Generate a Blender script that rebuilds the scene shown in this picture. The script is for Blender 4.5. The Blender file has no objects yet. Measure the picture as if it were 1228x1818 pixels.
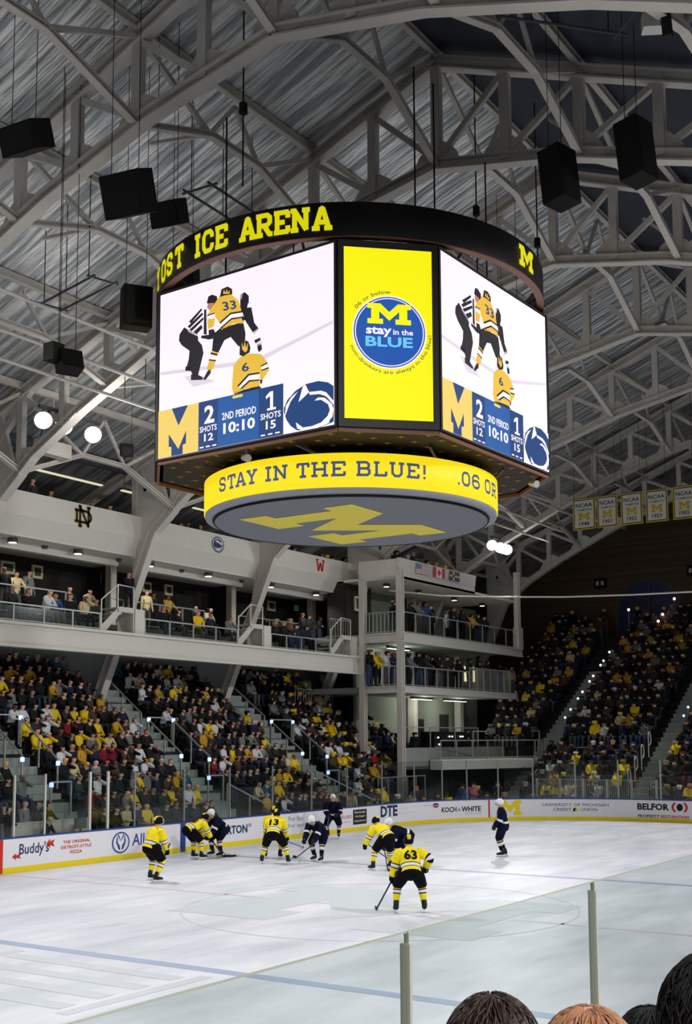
import bpy, bmesh, math, random
from mathutils import Vector, Matrix
from mathutils.geometry import tessellate_polygon
random.seed(7)
PI = math.pi
C = bpy.context.scene.collection
SC = bpy.context.scene
# ------------------------------------------------------------------ camera, world, exposure, flood lights
F_PX, YAW, PITCH, ROLL, CAM_H, CY = 2088.656, 0.5860961, 0.1086744, -0.0044453, 3.86172, 176.30
cf = Vector((math.cos(PITCH)*math.cos(YAW), math.cos(PITCH)*math.sin(YAW), math.sin(PITCH)))
cr0 = Vector((math.sin(YAW), -math.cos(YAW), 0)); cu0 = cr0.cross(cf)
cr = math.cos(ROLL)*cr0 + math.sin(ROLL)*cu0
cu = -math.sin(ROLL)*cr0 + math.cos(ROLL)*cu0
cam_d = bpy.data.cameras.new('camera'); cam = bpy.data.objects.new('camera', cam_d); C.objects.link(cam)
cam.matrix_world = Matrix(((cr.x, cu.x, -cf.x, 0), (cr.y, cu.y, -cf.y, 0), (cr.z, cu.z, -cf.z, CAM_H), (0, 0, 0, 1)))
cam_d.sensor_fit = 'VERTICAL'; cam_d.sensor_height = 36.0; cam_d.lens = 36.0*F_PX/1818
cam_d.shift_y = CY/1818; cam_d.clip_start = 0.1; cam_d.clip_end = 400
SC.camera = cam
SC.view_settings.view_transform = 'Standard'; SC.view_settings.look = 'None'
SC.view_settings.gamma = 1.0; SC.view_settings.use_curve_mapping = False
SC.view_settings.exposure = 0.0
SC.cycles.use_denoising = True
SC.cycles.max_bounces = 6; SC.cycles.diffuse_bounces = 3; SC.cycles.glossy_bounces = 3
SC.cycles.transparent_max_bounces = 24; SC.cycles.transmission_bounces = 4
SC.cycles.sample_clamp_indirect = 4.0
world = bpy.data.worlds.new('world'); SC.world = world; world.use_nodes = True
world.node_tree.nodes['Background'].inputs['Color'].default_value = (0.80, 0.88, 1.0, 1)
world.node_tree.nodes['Background'].inputs['Strength'].default_value = 0.04
FLOOD_W = 5900.0; ROOF_FILL_W = 180.0
FLOODS = [((26.3, 28.6, 14.4), (25, 13, 0)), ((42.5, 28.8, 14.4), (38, 13, 0)), ((58.0, 28.0, 14.4), (46, 13, 0)),
          ((10.0, 28.8, 14.4), (14, 14, 0)), ((10.0, 0.6, 14.4), (13, 17, 0)), ((26.5, 0.6, 14.4), (27, 20, 0)),
          ((42.5, 0.6, 14.4), (38, 19, 0)), ((56.0, 0.6, 14.4), (46, 18, 0))]
for p_, t_ in FLOODS:
    ld = bpy.data.lights.new('floodlight_beam', 'SPOT'); lo = bpy.data.objects.new('floodlight_beam', ld); C.objects.link(lo)
    lo.location = p_; lo.rotation_euler = (Vector(t_)-Vector(p_)).to_track_quat('-Z', 'Y').to_euler()
    ld.energy = FLOOD_W; ld.spot_size = math.radians(112 if p_[0] < 40 else 102); ld.spot_blend = 1.0; ld.shadow_soft_size = 0.35
    ld.color = (0.97, 0.98, 1.0)
    ld = bpy.data.lights.new('roof_fill_point', 'POINT'); lo = bpy.data.objects.new('roof_fill_point', ld); C.objects.link(lo)  # point lamp added near each flood to brighten roof and trusses
    lo.location = (p_[0]+1.0, p_[1]+(-1.6 if p_[1] > 15 else 1.6), p_[2]-0.5); ld.energy = ROOF_FILL_W*(1.0 if p_[0] < 50 else 0.35); ld.shadow_soft_size = 0.5; ld.color = (1.0, 0.98, 0.94)
for p_, t_, e_ in (((-3, -7, 11.5), (5, 6, 1.5), 6500), ((9, -7, 11.5), (7, 5, 1.5), 6500)):   # unseen spots added to brighten the near posts and heads
    ld = bpy.data.lights.new('near_fill_beam', 'SPOT'); lo = bpy.data.objects.new('near_fill_beam', ld); C.objects.link(lo)
    lo.location = p_; lo.rotation_euler = (Vector(t_)-Vector(p_)).to_track_quat('-Z', 'Y').to_euler()
    ld.energy = e_; ld.spot_size = math.radians(75); ld.spot_blend = 0.8; ld.shadow_soft_size = 0.4

def px_of(P):                      # where the camera sees a point, in the 1228x1818 frame
    d = Vector(P)-Vector((0, 0, CAM_H)); z = d.dot(cf)
    if z <= 0.1: return (-9999, -9999, z)
    return (614+F_PX*d.dot(cr)/z, 909+CY-F_PX*d.dot(cu)/z, z)

# ------------------------------------------------------------------ materials
def lin(c):
    return tuple((x/12.92 if x <= 0.04045 else ((x+0.055)/1.055)**2.4) for x in c)
def rgb(r, g, b): return lin((r/255, g/255, b/255))
MATS = {}
def mat(name, col, rough=0.6, metal=0.0, spec=0.3, emit=0.0, var=0.0, scale=3.0, bump=0.0):
    if name in MATS: return MATS[name]
    m = bpy.data.materials.new(name); m.use_nodes = True; MATS[name] = m
    nt = m.node_tree; b = nt.nodes['Principled BSDF']
    c = rgb(*col)
    b.inputs['Base Color'].default_value = (*c, 1)
    b.inputs['Roughness'].default_value = rough; b.inputs['Metallic'].default_value = metal
    b.inputs['Specular IOR Level'].default_value = spec
    m.diffuse_color = (*c, 1)
    if emit:
        b.inputs['Base Color'].default_value = (c[0]*0.2, c[1]*0.2, c[2]*0.2, 1)
        b.inputs['Emission Color'].default_value = (*c, 1); b.inputs['Emission Strength'].default_value = emit
    if var or bump:
        tc = nt.nodes.new('ShaderNodeTexCoord'); nz = nt.nodes.new('ShaderNodeTexNoise')
        nz.inputs['Scale'].default_value = scale; nz.inputs['Detail'].default_value = 4
        nt.links.new(tc.outputs['Object'], nz.inputs['Vector'])
        if var:
            mx = nt.nodes.new('ShaderNodeMix'); mx.data_type = 'RGBA'
            mx.inputs['A'].default_value = (*[max(0, x*(1-var)) for x in c], 1)
            mx.inputs['B'].default_value = (*[min(1, x*(1+var)) for x in c], 1)
            nt.links.new(nz.outputs['Fac'], mx.inputs['Factor'])
            nt.links.new(mx.outputs['Result'], b.inputs['Base Color'])
        if bump:
            bp_ = nt.nodes.new('ShaderNodeBump'); bp_.inputs['Strength'].default_value = bump
            nt.links.new(nz.outputs['Fac'], bp_.inputs['Height']); nt.links.new(bp_.outputs['Normal'], b.inputs['Normal'])
    return m
def glass_mat(name, tint, gloss=0.06, rough=0.03):
    m = bpy.data.materials.new(name); m.use_nodes = True; nt = m.node_tree; nt.nodes.clear()
    o = nt.nodes.new('ShaderNodeOutputMaterial'); mx = nt.nodes.new('ShaderNodeMixShader')
    t = nt.nodes.new('ShaderNodeBsdfTransparent'); g = nt.nodes.new('ShaderNodeBsdfGlossy')
    t.inputs['Color'].default_value = (*tint, 1); g.inputs['Roughness'].default_value = rough
    g.inputs['Color'].default_value = (0.9, 0.95, 0.95, 1)
    mx.inputs['Fac'].default_value = gloss
    nt.links.new(t.outputs[0], mx.inputs[1]); nt.links.new(g.outputs[0], mx.inputs[2]); nt.links.new(mx.outputs[0], o.inputs[0])
    MATS[name] = m; return m

STEEL = mat('grey painted steel', (206, 200, 191), 0.55, var=0.12, scale=1.2)
STEEL_D = mat('dark steel', (70, 72, 74), 0.5, var=0.1)
WHITE_P = mat('off white painted panel', (214, 210, 200), 0.6, var=0.04)
CONC = mat('concrete', (150, 152, 148), 0.8, var=0.12, scale=2.0, bump=0.1)
CONC_D = mat('dark concrete', (88, 90, 88), 0.85, var=0.15)
BLACK = mat('matt black', (14, 13, 13), 0.6)
SPK = mat('black speaker cloth', (17, 15, 15), 0.8, var=0.2, scale=30)
RAIL = mat('galvanised rail', (176, 178, 172), 0.4, metal=0.3)
ALU = mat('brushed aluminium', (196, 196, 190), 0.35, metal=0.4)
YEL_LED = mat('yellow led', (250, 242, 4), emit=0.95)
YEL_LED2 = mat('warm yellow led', (253, 226, 30), emit=0.95)
WHITE_LED = mat('white led picture', (250, 240, 250), emit=0.98)
YEL_SIGN = mat('lit yellow letters', (240, 232, 8), emit=0.75)
NAVY = mat('navy print', (26, 40, 92), 0.5)
RED = mat('red print', (206, 44, 36), 0.5)
YEL = mat('yellow paint', (238, 214, 20), 0.5)
LAMP_ON = mat('burning lamp', (245, 248, 255), emit=14.0)
TUBE_ON = mat('lit tube', (255, 250, 225), emit=2.2)
GLASS = glass_mat('rink glass', (0.86, 0.89, 0.88), 0.035, 0.08)
GLASS_NEAR = glass_mat('near rink glass', (0.87, 0.90, 0.89), 0.02, 0.1)

# ------------------------------------------------------------------ mesh builder
def shape2d(pts):
    tri = tessellate_polygon([[Vector((x, y, 0)) for x, y in pts]])
    return list(pts), [tuple(t) for t in tri]
class MB:
    def __init__(s): s.v = []; s.f = []; s.m = []; s.sm = []; s.k = 0; s.smooth = False
    def face(s, idx): s.f.append(tuple(idx)); s.m.append(s.k); s.sm.append(s.smooth)
    def pts(s, P):
        n = len(s.v); s.v += [tuple(p) for p in P]; return list(range(n, n+len(P)))
    def box(s, c, d, rz=0.0, axes=None):
        c = Vector(c)
        if axes is None:
            ax = (Vector((math.cos(rz), math.sin(rz), 0)), Vector((-math.sin(rz), math.cos(rz), 0)), Vector((0, 0, 1)))
        else: ax = axes
        q = []
        for k in range(8):
            q.append(c+ax[0]*(d[0]/2*(1 if k & 1 else -1))+ax[1]*(d[1]/2*(1 if k & 2 else -1))+ax[2]*(d[2]/2*(1 if k & 4 else -1)))
        i = s.pts(q)
        for a in ((0, 2, 3, 1), (4, 5, 7, 6), (0, 1, 5, 4), (2, 6, 7, 3), (0, 4, 6, 2), (1, 3, 7, 5)): s.face([i[x] for x in a])
        return s
    def bx(s, x0, x1, y0, y1, z0, z1): return s.box(((x0+x1)/2, (y0+y1)/2, (z0+z1)/2), (abs(x1-x0), abs(y1-y0), abs(z1-z0)))
    def bar(s, p, q, w, h=None, up=(0, 0, 1)):
        p, q = Vector(p), Vector(q); d = (q-p); L = d.length
        if L < 1e-6: return s
        d /= L; up = Vector(up)
        if abs(d.dot(up)) > 0.98: up = Vector((1, 0, 0))
        a = d.cross(up).normalized(); b = a.cross(d)
        return s.box((p+q)/2, (L, w, h or w), axes=(d, a, b))
    def ibeam(s, p, q, w, h, up=(0, 0, 1), t=0.04):
        p, q = Vector(p), Vector(q); d = (q-p).normalized(); up = Vector(up)
        if abs(d.dot(up)) > 0.98: up = Vector((1, 0, 0))
        a = d.cross(up).normalized(); b = a.cross(d)
        o = b*(h/2-t/2)
        s.bar(p+o, q+o, w, t, up); s.bar(p-o, q-o, w, t, up); s.bar(p, q, t, h-2*t, up); return s
    def tube(s, p, q, r0, r1=None, n=8, cap=True):
        return s.sweep([p, q], [r0, r0 if r1 is None else r1], n, cap)
    def sweep(s, P, R, n=8, cap=True, flat=1.0, up=None):
        P = [Vector(p) for p in P]
        if not hasattr(R, '__len__'): R = [R]*len(P)
        rings = []; prev = None
        for k, p in enumerate(P):
            d = (P[min(k+1, len(P)-1)]-P[max(k-1, 0)]).normalized()
            if prev is None:
                u = Vector(up) if up is not None else (Vector((0, 0, 1)) if abs(d.z) < 0.9 else Vector((1, 0, 0)))
            else: u = prev
            a = d.cross(u)
            if a.length < 1e-5: a = d.cross(Vector((1, 0, 0.1)))
            a.normalize(); b = a.cross(d); prev = b
            r = R[k]; ra, rb = (r if hasattr(r, '__len__') else (r, r*flat))
            rings.append([p+a*(ra*math.cos(2*PI*j/n))+b*(rb*math.sin(2*PI*j/n)) for j in range(n)])
        return s.loft(rings, cap)
    def loft(s, rings, cap=True, close=True, mats=None):
        I = [s.pts(r) for r in rings]; n = len(rings[0])
        for k in range(len(I)-1):
            if mats is not None: s.k = mats[k]
            for j in range(n if close else n-1):
                j2 = (j+1) % n
                s.face((I[k][j], I[k][j2], I[k+1][j2], I[k+1][j]))
        if cap:
            if mats is not None: s.k = mats[0]
            s.face(I[0][::-1])
            if mats is not None: s.k = mats[-1]
            s.face(I[-1])
        return s
    def ball(s, c, r, n=10, m=6, rz=0.0):
        if not hasattr(r, '__len__'): r = (r, r, r)
        cs, sn = math.cos(rz), math.sin(rz); rings = []
        for i in range(1, m):
            t = PI*i/m; rr = math.sin(t)
            ring = []
            for j in range(n):
                x, y, z = r[0]*rr*math.cos(2*PI*j/n), r[1]*rr*math.sin(2*PI*j/n), r[2]*math.cos(t)
                ring.append((c[0]+cs*x-sn*y, c[1]+sn*x+cs*y, c[2]+z))
            rings.append(ring)
        I = [s.pts(r_) for r_ in rings]
        a, b = s.pts([(c[0], c[1], c[2]+r[2]), (c[0], c[1], c[2]-r[2])])
        for k in range(len(I)-1):
            for j in range(n): s.face((I[k][j], I[k+1][j], I[k+1][(j+1) % n], I[k][(j+1) % n]))
        for j in range(n):
            s.face((a, I[0][j], I[0][(j+1) % n])); s.face((b, I[-1][(j+1) % n], I[-1][j]))
        return s
    def lathe(s, prof, c, n=24, ax=None):      # prof: list of (r, z)
        rings = []
        for r, z in prof: rings.append([(c[0]+r*math.cos(2*PI*j/n), c[1]+r*math.sin(2*PI*j/n), c[2]+z) for j in range(n)])
        return s.loft(rings, False)
    def poly(s, pts): s.face(s.pts(pts)); return s
    def flat(s, pts2, fr):                     # a flat 2D outline mapped by fr(u, v)
        v, t = shape2d(pts2); i = s.pts([fr(x, y) for x, y in v])
        for a in t: s.face([i[k] for k in a])
        return s
    def slab(s, pts2, fr, fb):                 # the same with thickness: front map and back map
        v, t = shape2d(pts2); i = s.pts([fr(x, y) for x, y in v]); j = s.pts([fb(x, y) for x, y in v]); n = len(v)
        for a in t: s.face([i[k] for k in a]); s.face([j[k] for k in a][::-1])
        for k in range(n): s.face((i[k], i[(k+1) % n], j[(k+1) % n], j[k]))
        return s
    def build(s, name, mats, parent=None, label=None, cat=None, group=None, kind=None, origin=None):
        if not isinstance(mats, (list, tuple)): mats = [mats]
        if SET_BACK != 1.0: s.v = [tuple(set_back(p)) for p in s.v]
        if parent is not None: o = WL.get(parent.name, Vector((0, 0, 0)))
        elif origin is not None: o = Vector(origin)
        else:
            n = max(1, len(s.v)); o = Vector((sum(p[0] for p in s.v)/n, sum(p[1] for p in s.v)/n, min(p[2] for p in s.v)))
        me = bpy.data.meshes.new(name)
        me.from_pydata([(p[0]-o.x, p[1]-o.y, p[2]-o.z) for p in s.v], [], s.f)
        for m_ in mats: me.materials.append(m_)
        if len(mats) > 1: me.polygons.foreach_set('material_index', s.m)
        me.polygons.foreach_set('use_smooth', s.sm)
        me.update()
        ob = bpy.data.objects.new(name, me); C.objects.link(ob)
        if parent is not None:
            ob.parent = parent; WL[ob.name] = o
        else: ob.location = o; WL[ob.name] = o
        tag(ob, label, cat, group, kind); return ob
WL = {}
SET_BACK = 1.0                      # the upper fascia and the suites stand a little farther back than the deck beam
def set_back(p): return Vector((p[0]*SET_BACK, p[1]*SET_BACK, CAM_H+(p[2]-CAM_H)*SET_BACK))
def tag(o, label=None, cat=None, group=None, kind=None):
    if label: o['label'] = label
    if cat: o['category'] = cat
    if group: o['group'] = group
    if kind: o['kind'] = kind
    return o
def thing(name, label, cat, loc=(0, 0, 0), group=None):
    o = bpy.data.objects.new(name, None); C.objects.link(o); loc = tuple(set_back(loc)); o.location = loc; o.empty_display_size = 0.2
    WL[o.name] = Vector(loc); return tag(o, label, cat, group)

# ------------------------------------------------------------------ lettering
_TX = {}
def text2d(t, bold=0.0):
    k = (t, bold)
    if k in _TX: return _TX[k]
    cu_ = bpy.data.curves.new('lettering', 'FONT'); cu_.body = t; cu_.size = 1.0; cu_.resolution_u = 2; cu_.offset = bold
    ob = bpy.data.objects.new('lettering', cu_); C.objects.link(ob)
    bpy.context.view_layer.update()
    me = ob.to_mesh()
    vs = [(v.co.x, v.co.y) for v in me.vertices]; fs = [tuple(p.vertices) for p in me.polygons]
    ob.to_mesh_clear(); bpy.data.objects.remove(ob); bpy.data.curves.remove(cu_)
    _TX[k] = (vs, fs); return _TX[k]
def put_text(mb, t, fr, u0, u1, v0, v1, bold=0.0, shear=0.0):
    """lettering stretched into the box u0..u1, v0..v1 of the surface map fr"""
    vs, fs = text2d(t, bold)
    xs = [p[0] for p in vs]; ys = [p[1] for p in vs]
    a, b, c, d = min(xs), max(xs), min(ys), max(ys)
    i = mb.pts([fr(u0+(x-a)/(b-a)*(u1-u0)+shear*(y-c)/(d-c)*(v1-v0), v0+(y-c)/(d-c)*(v1-v0)) for x, y in vs])
    for f in fs: mb.face([i[k] for k in f])
# slab letters as thick strokes in a unit box
SL = {
 'I': (0.42, [[(.5, .1), (.5, .9)], [(.12, .09), (.88, .09)], [(.12, .91), (.88, .91)]]),
 'Y': (0.80, [[(.18, .9), (.5, .48), (.82, .9)], [(.5, .48), (.5, .1)], [(.28, .09), (.72, .09)], [(.04, .91), (.36, .91)], [(.64, .91), (.96, .91)]]),
 'T': (0.74, [[(.5, .1), (.5, .9)], [(.28, .09), (.72, .09)], [(.08, .70), (.08, .91), (.92, .91), (.92, .70)]]),
 'S': (0.66, [[(.9, .68), (.88, .8), (.74, .91), (.28, .91), (.1, .78), (.1, .66), (.24, .54), (.76, .46), (.9, .34), (.9, .22), (.74, .09), (.28, .09), (.12, .2), (.1, .32)]]),
 'O': (0.70, [[(.1, .28), (.1, .72), (.28, .91), (.72, .91), (.9, .72), (.9, .28), (.72, .09), (.28, .09), (.1, .28)]]),
 'C': (0.68, [[(.9, .66), (.88, .78), (.72, .91), (.28, .91), (.1, .72), (.1, .28), (.28, .09), (.72, .09), (.88, .22), (.9, .34)]]),
 'E': (0.70, [[(.22, .1), (.22, .9)], [(.06, .09), (.92, .09), (.92, .3)], [(.06, .91), (.92, .91), (.92, .7)], [(.22, .5), (.66, .5)]]),
 'A': (0.84, [[(.16, .1), (.46, .91), (.54, .91), (.84, .1)], [(.3, .34), (.7, .34)], [(.02, .09), (.34, .09)], [(.66, .09), (.98, .09)]]),
 'R': (0.80, [[(.2, .1), (.2, .9)], [(.06, .91), (.68, .91), (.84, .8), (.84, .6), (.68, .48), (.2, .48)], [(.5, .48), (.82, .09), (.96, .09)], [(.06, .09), (.38, .09)]]),
 'N': (0.84, [[(.2, .1), (.2, .9), (.8, .1), (.8, .9)], [(.04, .09), (.36, .09)], [(.04, .91), (.24, .91)], [(.64, .91), (.96, .91)]]),
 'H': (0.84, [[(.2, .1), (.2, .9)], [(.8, .1), (.8, .9)], [(.2, .5), (.8, .5)], [(.04, .09), (.36, .09)], [(.64, .09), (.96, .09)], [(.04, .91), (.36, .91)], [(.64, .91), (.96, .91)]]),
 'B': (0.78, [[(.2, .1), (.2, .9)], [(.06, .91), (.7, .91), (.84, .8), (.84, .62), (.72, .51), (.2, .51)], [(.72, .51), (.88, .4), (.88, .2), (.74, .09), (.06, .09)]]),
 'L': (0.70, [[(.24, .1), (.24, .9)], [(.08, .91), (.42, .91)], [(.08, .09), (.92, .09), (.92, .32)]]),
 'U': (0.80, [[(.2, .9), (.2, .26), (.36, .09), (.64, .09), (.8, .26), (.8, .9)], [(.04, .91), (.36, .91)], [(.64, .91), (.96, .91)]]),
 '!': (0.26, [[(.5, .36), (.5, .92)], [(.5, .06), (.5, .16)]]),
 '.': (0.26, [[(.5, .05), (.5, .15)]]),
 '0': (0.66, [[(.12, .28), (.12, .72), (.3, .91), (.7, .91), (.88, .72), (.88, .28), (.7, .09), (.3, .09), (.12, .28)]]),
 '6': (0.66, [[(.86, .76), (.7, .91), (.3, .91), (.12, .72), (.12, .28), (.3, .09), (.7, .09), (.88, .26), (.88, .42), (.7, .55), (.3, .55), (.12, .42)]]),
}
def slab_letter(mb, ch, fr, u0, u1, v0, v1, t=0.18):
    W = u1-u0; H = v1-v0; th = t*H/2
    for line in SL[ch][1]:
        P = [(u0+x*W, v0+y*H) for x, y in line]
        for (ax, ay), (bx_, by) in zip(P, P[1:]):
            d = math.hypot(bx_-ax, by-ay) or 1; nx, ny = -(by-ay)/d*th, (bx_-ax)/d*th
            ex, ey = (bx_-ax)/d*th*0.35, (by-ay)/d*th*0.35
            q = [(ax-ex+nx, ay-ey+ny), (ax-ex-nx, ay-ey-ny), (bx_+ex-nx, by+ey-ny), (bx_+ex+nx, by+ey+ny)]
            mb.poly([fr(*k) for k in q])
BLOCK_M = [(0, 1), (.42, 1), (.70, .60), (.98, 1), (1.4, 1), (1.4, .75), (1.28, .75), (1.28, .25), (1.4, .25), (1.4, 0), (.90, 0), (.90, .25),
           (1.02, .25), (1.02, .62), (.70, .17), (.38, .62), (.38, .25), (.5, .25), (.5, 0), (0, 0), (0, .25), (.12, .25), (.12, .75), (0, .75)]
def block_m(mb, fr, u0, u1, v0, v1):
    mb.flat([(u0+x/1.4*(u1-u0), v0+y*(v1-v0)) for x, y in BLOCK_M], fr)
def ring2d(cx, cy, r, n=28, ry=None): return [(cx+r*math.cos(2*PI*k/n), cy+(ry or r)*math.sin(2*PI*k/n)) for k in range(n)]
# ------------------------------------------------------------------ the setting
XC0, YC0 = 23.511, 14.731                 # centre ice
YF, XE = YC0+12.95, XC0+30.48             # far boards, end boards
RR = 8.8; SX0 = 22.5; SXC = XE-RR; SYC = YF-RR; SL1 = SXC-SX0; SL2 = SL1+PI/2*RR
def bp(s, off=0.0):                       # the line of the boards; off > 0 is towards the ice
    if s < SL1: return (SX0+s, YF-off)
    if s < SL2:
        a = (s-SL1)/RR; r = RR-off
        return (SXC+r*math.sin(a), SYC+r*math.cos(a))
    return (XE-off, SYC-(s-SL2))
def ice_mat():
    m = bpy.data.materials.new('ice'); m.use_nodes = True; nt = m.node_tree; b = nt.nodes['Principled BSDF']; MATS['ice'] = m
    b.inputs['Roughness'].default_value = 0.45; b.inputs['Specular IOR Level'].default_value = 0.25
    tc = nt.nodes.new('ShaderNodeTexCoord'); mp = nt.nodes.new('ShaderNodeMapping'); nz = nt.nodes.new('ShaderNodeTexNoise')
    mp.inputs['Scale'].default_value = (0.25, 0.8, 1); mp.inputs['Rotation'].default_value = (0, 0, 0.5)
    nz.inputs['Scale'].default_value = 1.0; nz.inputs['Detail'].default_value = 7; nz.inputs['Roughness'].default_value = 0.62
    rp = nt.nodes.new('ShaderNodeValToRGB')
    rp.color_ramp.elements[0].position = 0.30; rp.color_ramp.elements[0].color = (*rgb(196, 202, 208), 1)
    rp.color_ramp.elements[1].position = 0.62; rp.color_ramp.elements[1].color = (*rgb(234, 233, 240), 1)
    nt.links.new(tc.outputs['Object'], mp.inputs['Vector']); nt.links.new(mp.outputs[0], nz.inputs['Vector'])
    nt.links.new(nz.outputs['Fac'], rp.inputs['Fac']); nt.links.new(rp.outputs['Color'], b.inputs['Base Color'])
    return m
ICE = ice_mat()
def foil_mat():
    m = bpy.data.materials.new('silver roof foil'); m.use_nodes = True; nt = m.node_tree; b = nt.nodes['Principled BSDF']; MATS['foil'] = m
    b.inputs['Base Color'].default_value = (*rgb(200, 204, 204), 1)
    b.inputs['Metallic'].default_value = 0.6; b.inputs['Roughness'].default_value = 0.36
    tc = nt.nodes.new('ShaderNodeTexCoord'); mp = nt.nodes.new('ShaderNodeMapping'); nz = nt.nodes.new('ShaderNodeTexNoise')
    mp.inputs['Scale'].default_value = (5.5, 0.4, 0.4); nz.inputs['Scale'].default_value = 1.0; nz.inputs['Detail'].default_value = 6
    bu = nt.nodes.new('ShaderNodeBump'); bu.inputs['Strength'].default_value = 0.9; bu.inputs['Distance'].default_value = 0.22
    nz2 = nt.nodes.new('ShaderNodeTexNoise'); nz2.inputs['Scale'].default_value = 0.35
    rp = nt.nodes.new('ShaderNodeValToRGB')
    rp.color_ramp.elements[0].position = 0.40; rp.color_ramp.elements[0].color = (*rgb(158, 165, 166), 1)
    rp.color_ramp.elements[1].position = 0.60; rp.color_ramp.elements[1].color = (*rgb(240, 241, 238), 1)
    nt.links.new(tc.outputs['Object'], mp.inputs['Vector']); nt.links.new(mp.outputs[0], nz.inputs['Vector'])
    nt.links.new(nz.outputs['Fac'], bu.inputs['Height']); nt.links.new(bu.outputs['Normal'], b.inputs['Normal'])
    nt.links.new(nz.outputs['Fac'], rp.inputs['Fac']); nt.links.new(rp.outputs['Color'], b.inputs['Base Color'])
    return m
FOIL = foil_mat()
DECK_D = mat('shaded roof deck', (60, 64, 76), 0.6, metal=0.2, var=0.25, scale=0.6)  # weaker light on the near roof slope put into the colour
def brick_mat():
    m = bpy.data.materials.new('dark brown brick'); m.use_nodes = True; nt = m.node_tree; b = nt.nodes['Principled BSDF']; MATS['brick'] = m
    b.inputs['Roughness'].default_value = 0.85
    tc = nt.nodes.new('ShaderNodeTexCoord'); mp = nt.nodes.new('ShaderNodeMapping'); bt = nt.nodes.new('ShaderNodeTexBrick')
    mp.inputs['Rotation'].default_value = (PI/2, 0, PI/2)
    bt.inputs['Color1'].default_value = (*rgb(92, 74, 52), 1); bt.inputs['Color2'].default_value = (*rgb(74, 58, 42), 1)
    bt.inputs['Mortar'].default_value = (*rgb(62, 54, 46), 1); bt.inputs['Scale'].default_value = 4.0
    nt.links.new(tc.outputs['Object'], mp.inputs['Vector']); nt.links.new(mp.outputs[0], bt.inputs['Vector'])
    nt.links.new(bt.outputs['Color'], b.inputs['Base Color']); return m
BRICK = brick_mat()

# ground and ice
m = MB(); m.bx(-6, 78, -6, 42, -0.30, -0.06); m.build('floor', CONC_D, kind='structure')
out = [(-7.0, YC0-12.95)] + [bp(s) for s in [0, SL1]] 
edge = [(-6.5, YF)]+[bp(SL1+RR*PI/2*k/16) for k in range(17)]+[(XE, YC0-12.95+RR)]
edge += [(SXC+RR*math.cos(a), YC0-12.95+RR-RR*math.sin(a)) for a in [PI/2*k/10 for k in range(1, 11)]]+[(-6.5, YC0-12.95)]
m = MB(); m.slab(edge, lambda x, y: (x, y, 0.0), lambda x, y: (x, y, -0.06)); ICE_OB = m.build('floor_ice', ICE, kind='structure')
# painted marks under the ice: parts of the ice
BL_P = mat('pale blue ice paint', (168, 182, 206), 0.45, var=0.12, scale=2.0)
RD_P = mat('pale red ice paint', (222, 208, 214), 0.45, var=0.06, scale=2.0)
GR_P = mat('faded grey ice paint', (206, 211, 214), 0.5, var=0.05, scale=1.5)
def strip(x0, x1, y0, y1, name, mt):
    a = MB(); a.poly([(x0, y0, 0.003), (x1, y0, 0.003), (x1, y1, 0.003), (x0, y1, 0.003)]); a.build(name, mt, ICE_OB)
for xx in (XC0-7.79, XC0+7.79): strip(xx-0.15, xx+0.15, YC0-12.9, YF-0.1, 'blue_line', BL_P)
strip(XC0-0.10, XC0+0.10, YC0-12.9, YF-0.1, 'centre_line', RD_P)
strip(XE-3.4, XE-3.33, YC0-10.8, YF-1.6, 'goal_line', RD_P)
for cx, cy, r in ((XC0, YC0, 4.57), (XC0+20.4, YC0+6.7, 4.57), (XC0+20.4, YC0-6.7, 4.57)):
    a = MB(); ri = []
    for rr in (r, r-0.06): ri.append([(cx+rr*math.cos(2*PI*k/64), cy+rr*math.sin(2*PI*k/64), 0.003) for k in range(64)])
    a.loft(ri, False); a.build('faceoff_circle', RD_P if r < 4 else GR_P, ICE_OB)
for cx, cy in ((XC0+6.1, YC0+6.7), (XC0+6.1, YC0-6.7), (XC0-6.1, YC0+6.7)):
    a = MB(); a.flat(ring2d(cx, cy, 0.30), lambda x, y: (x, y, 0.003)); a.build('faceoff_spot', RD_P, ICE_OB)
a = MB(); fr = lambda u, v: (XC0-2.9+v, YC0+3.9-u, 0.0035); block_m(a, fr, 0, 7.8, 0, 5.6); a.build('ice_emblem', GR_P, ICE_OB)
a = MB()
for k in range(4):
    x0 = 12.3+k*0.8
    a.poly([(x0, 13.2, .003), (x0+0.35, 13.2, .003), (x0+0.35, 17.2, .003), (x0, 17.2, .003)])
for y0 in (12.8, 17.3): a.poly([(12.1, y0, .0032), (15.3, y0, .0032), (15.3, y0+0.25, .0032), (12.1, y0+0.25, .0032)])
a.build('ice_advert', GR_P, ICE_OB)

# roof deck: lit foil on the far slope, near slope in a tone darkened for its weaker light
YR, ZR = 14.75, 22.75
def roof_z(y): return ZR-0.40*abs(y-YR)
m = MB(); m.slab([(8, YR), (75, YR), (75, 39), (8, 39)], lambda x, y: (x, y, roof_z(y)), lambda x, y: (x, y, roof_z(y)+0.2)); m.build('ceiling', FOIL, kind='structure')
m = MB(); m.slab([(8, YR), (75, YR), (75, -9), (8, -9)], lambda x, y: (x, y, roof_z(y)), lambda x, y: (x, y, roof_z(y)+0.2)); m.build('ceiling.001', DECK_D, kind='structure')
m = MB()
wall = [(-9, -0.1), (39, -0.1), (39, roof_z(39)), (YR, ZR), (-9, roof_z(-9))]
m.slab(wall, lambda y, z: (74.3, y, z), lambda y, z: (74.7, y, z)); m.build('wall_end', BRICK, kind='structure')
m = MB(); m.bx(12, 74.3, 38.6, 39.0, -0.1, 13.2); m.build('wall_far_side', CONC_D, kind='structure')
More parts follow.
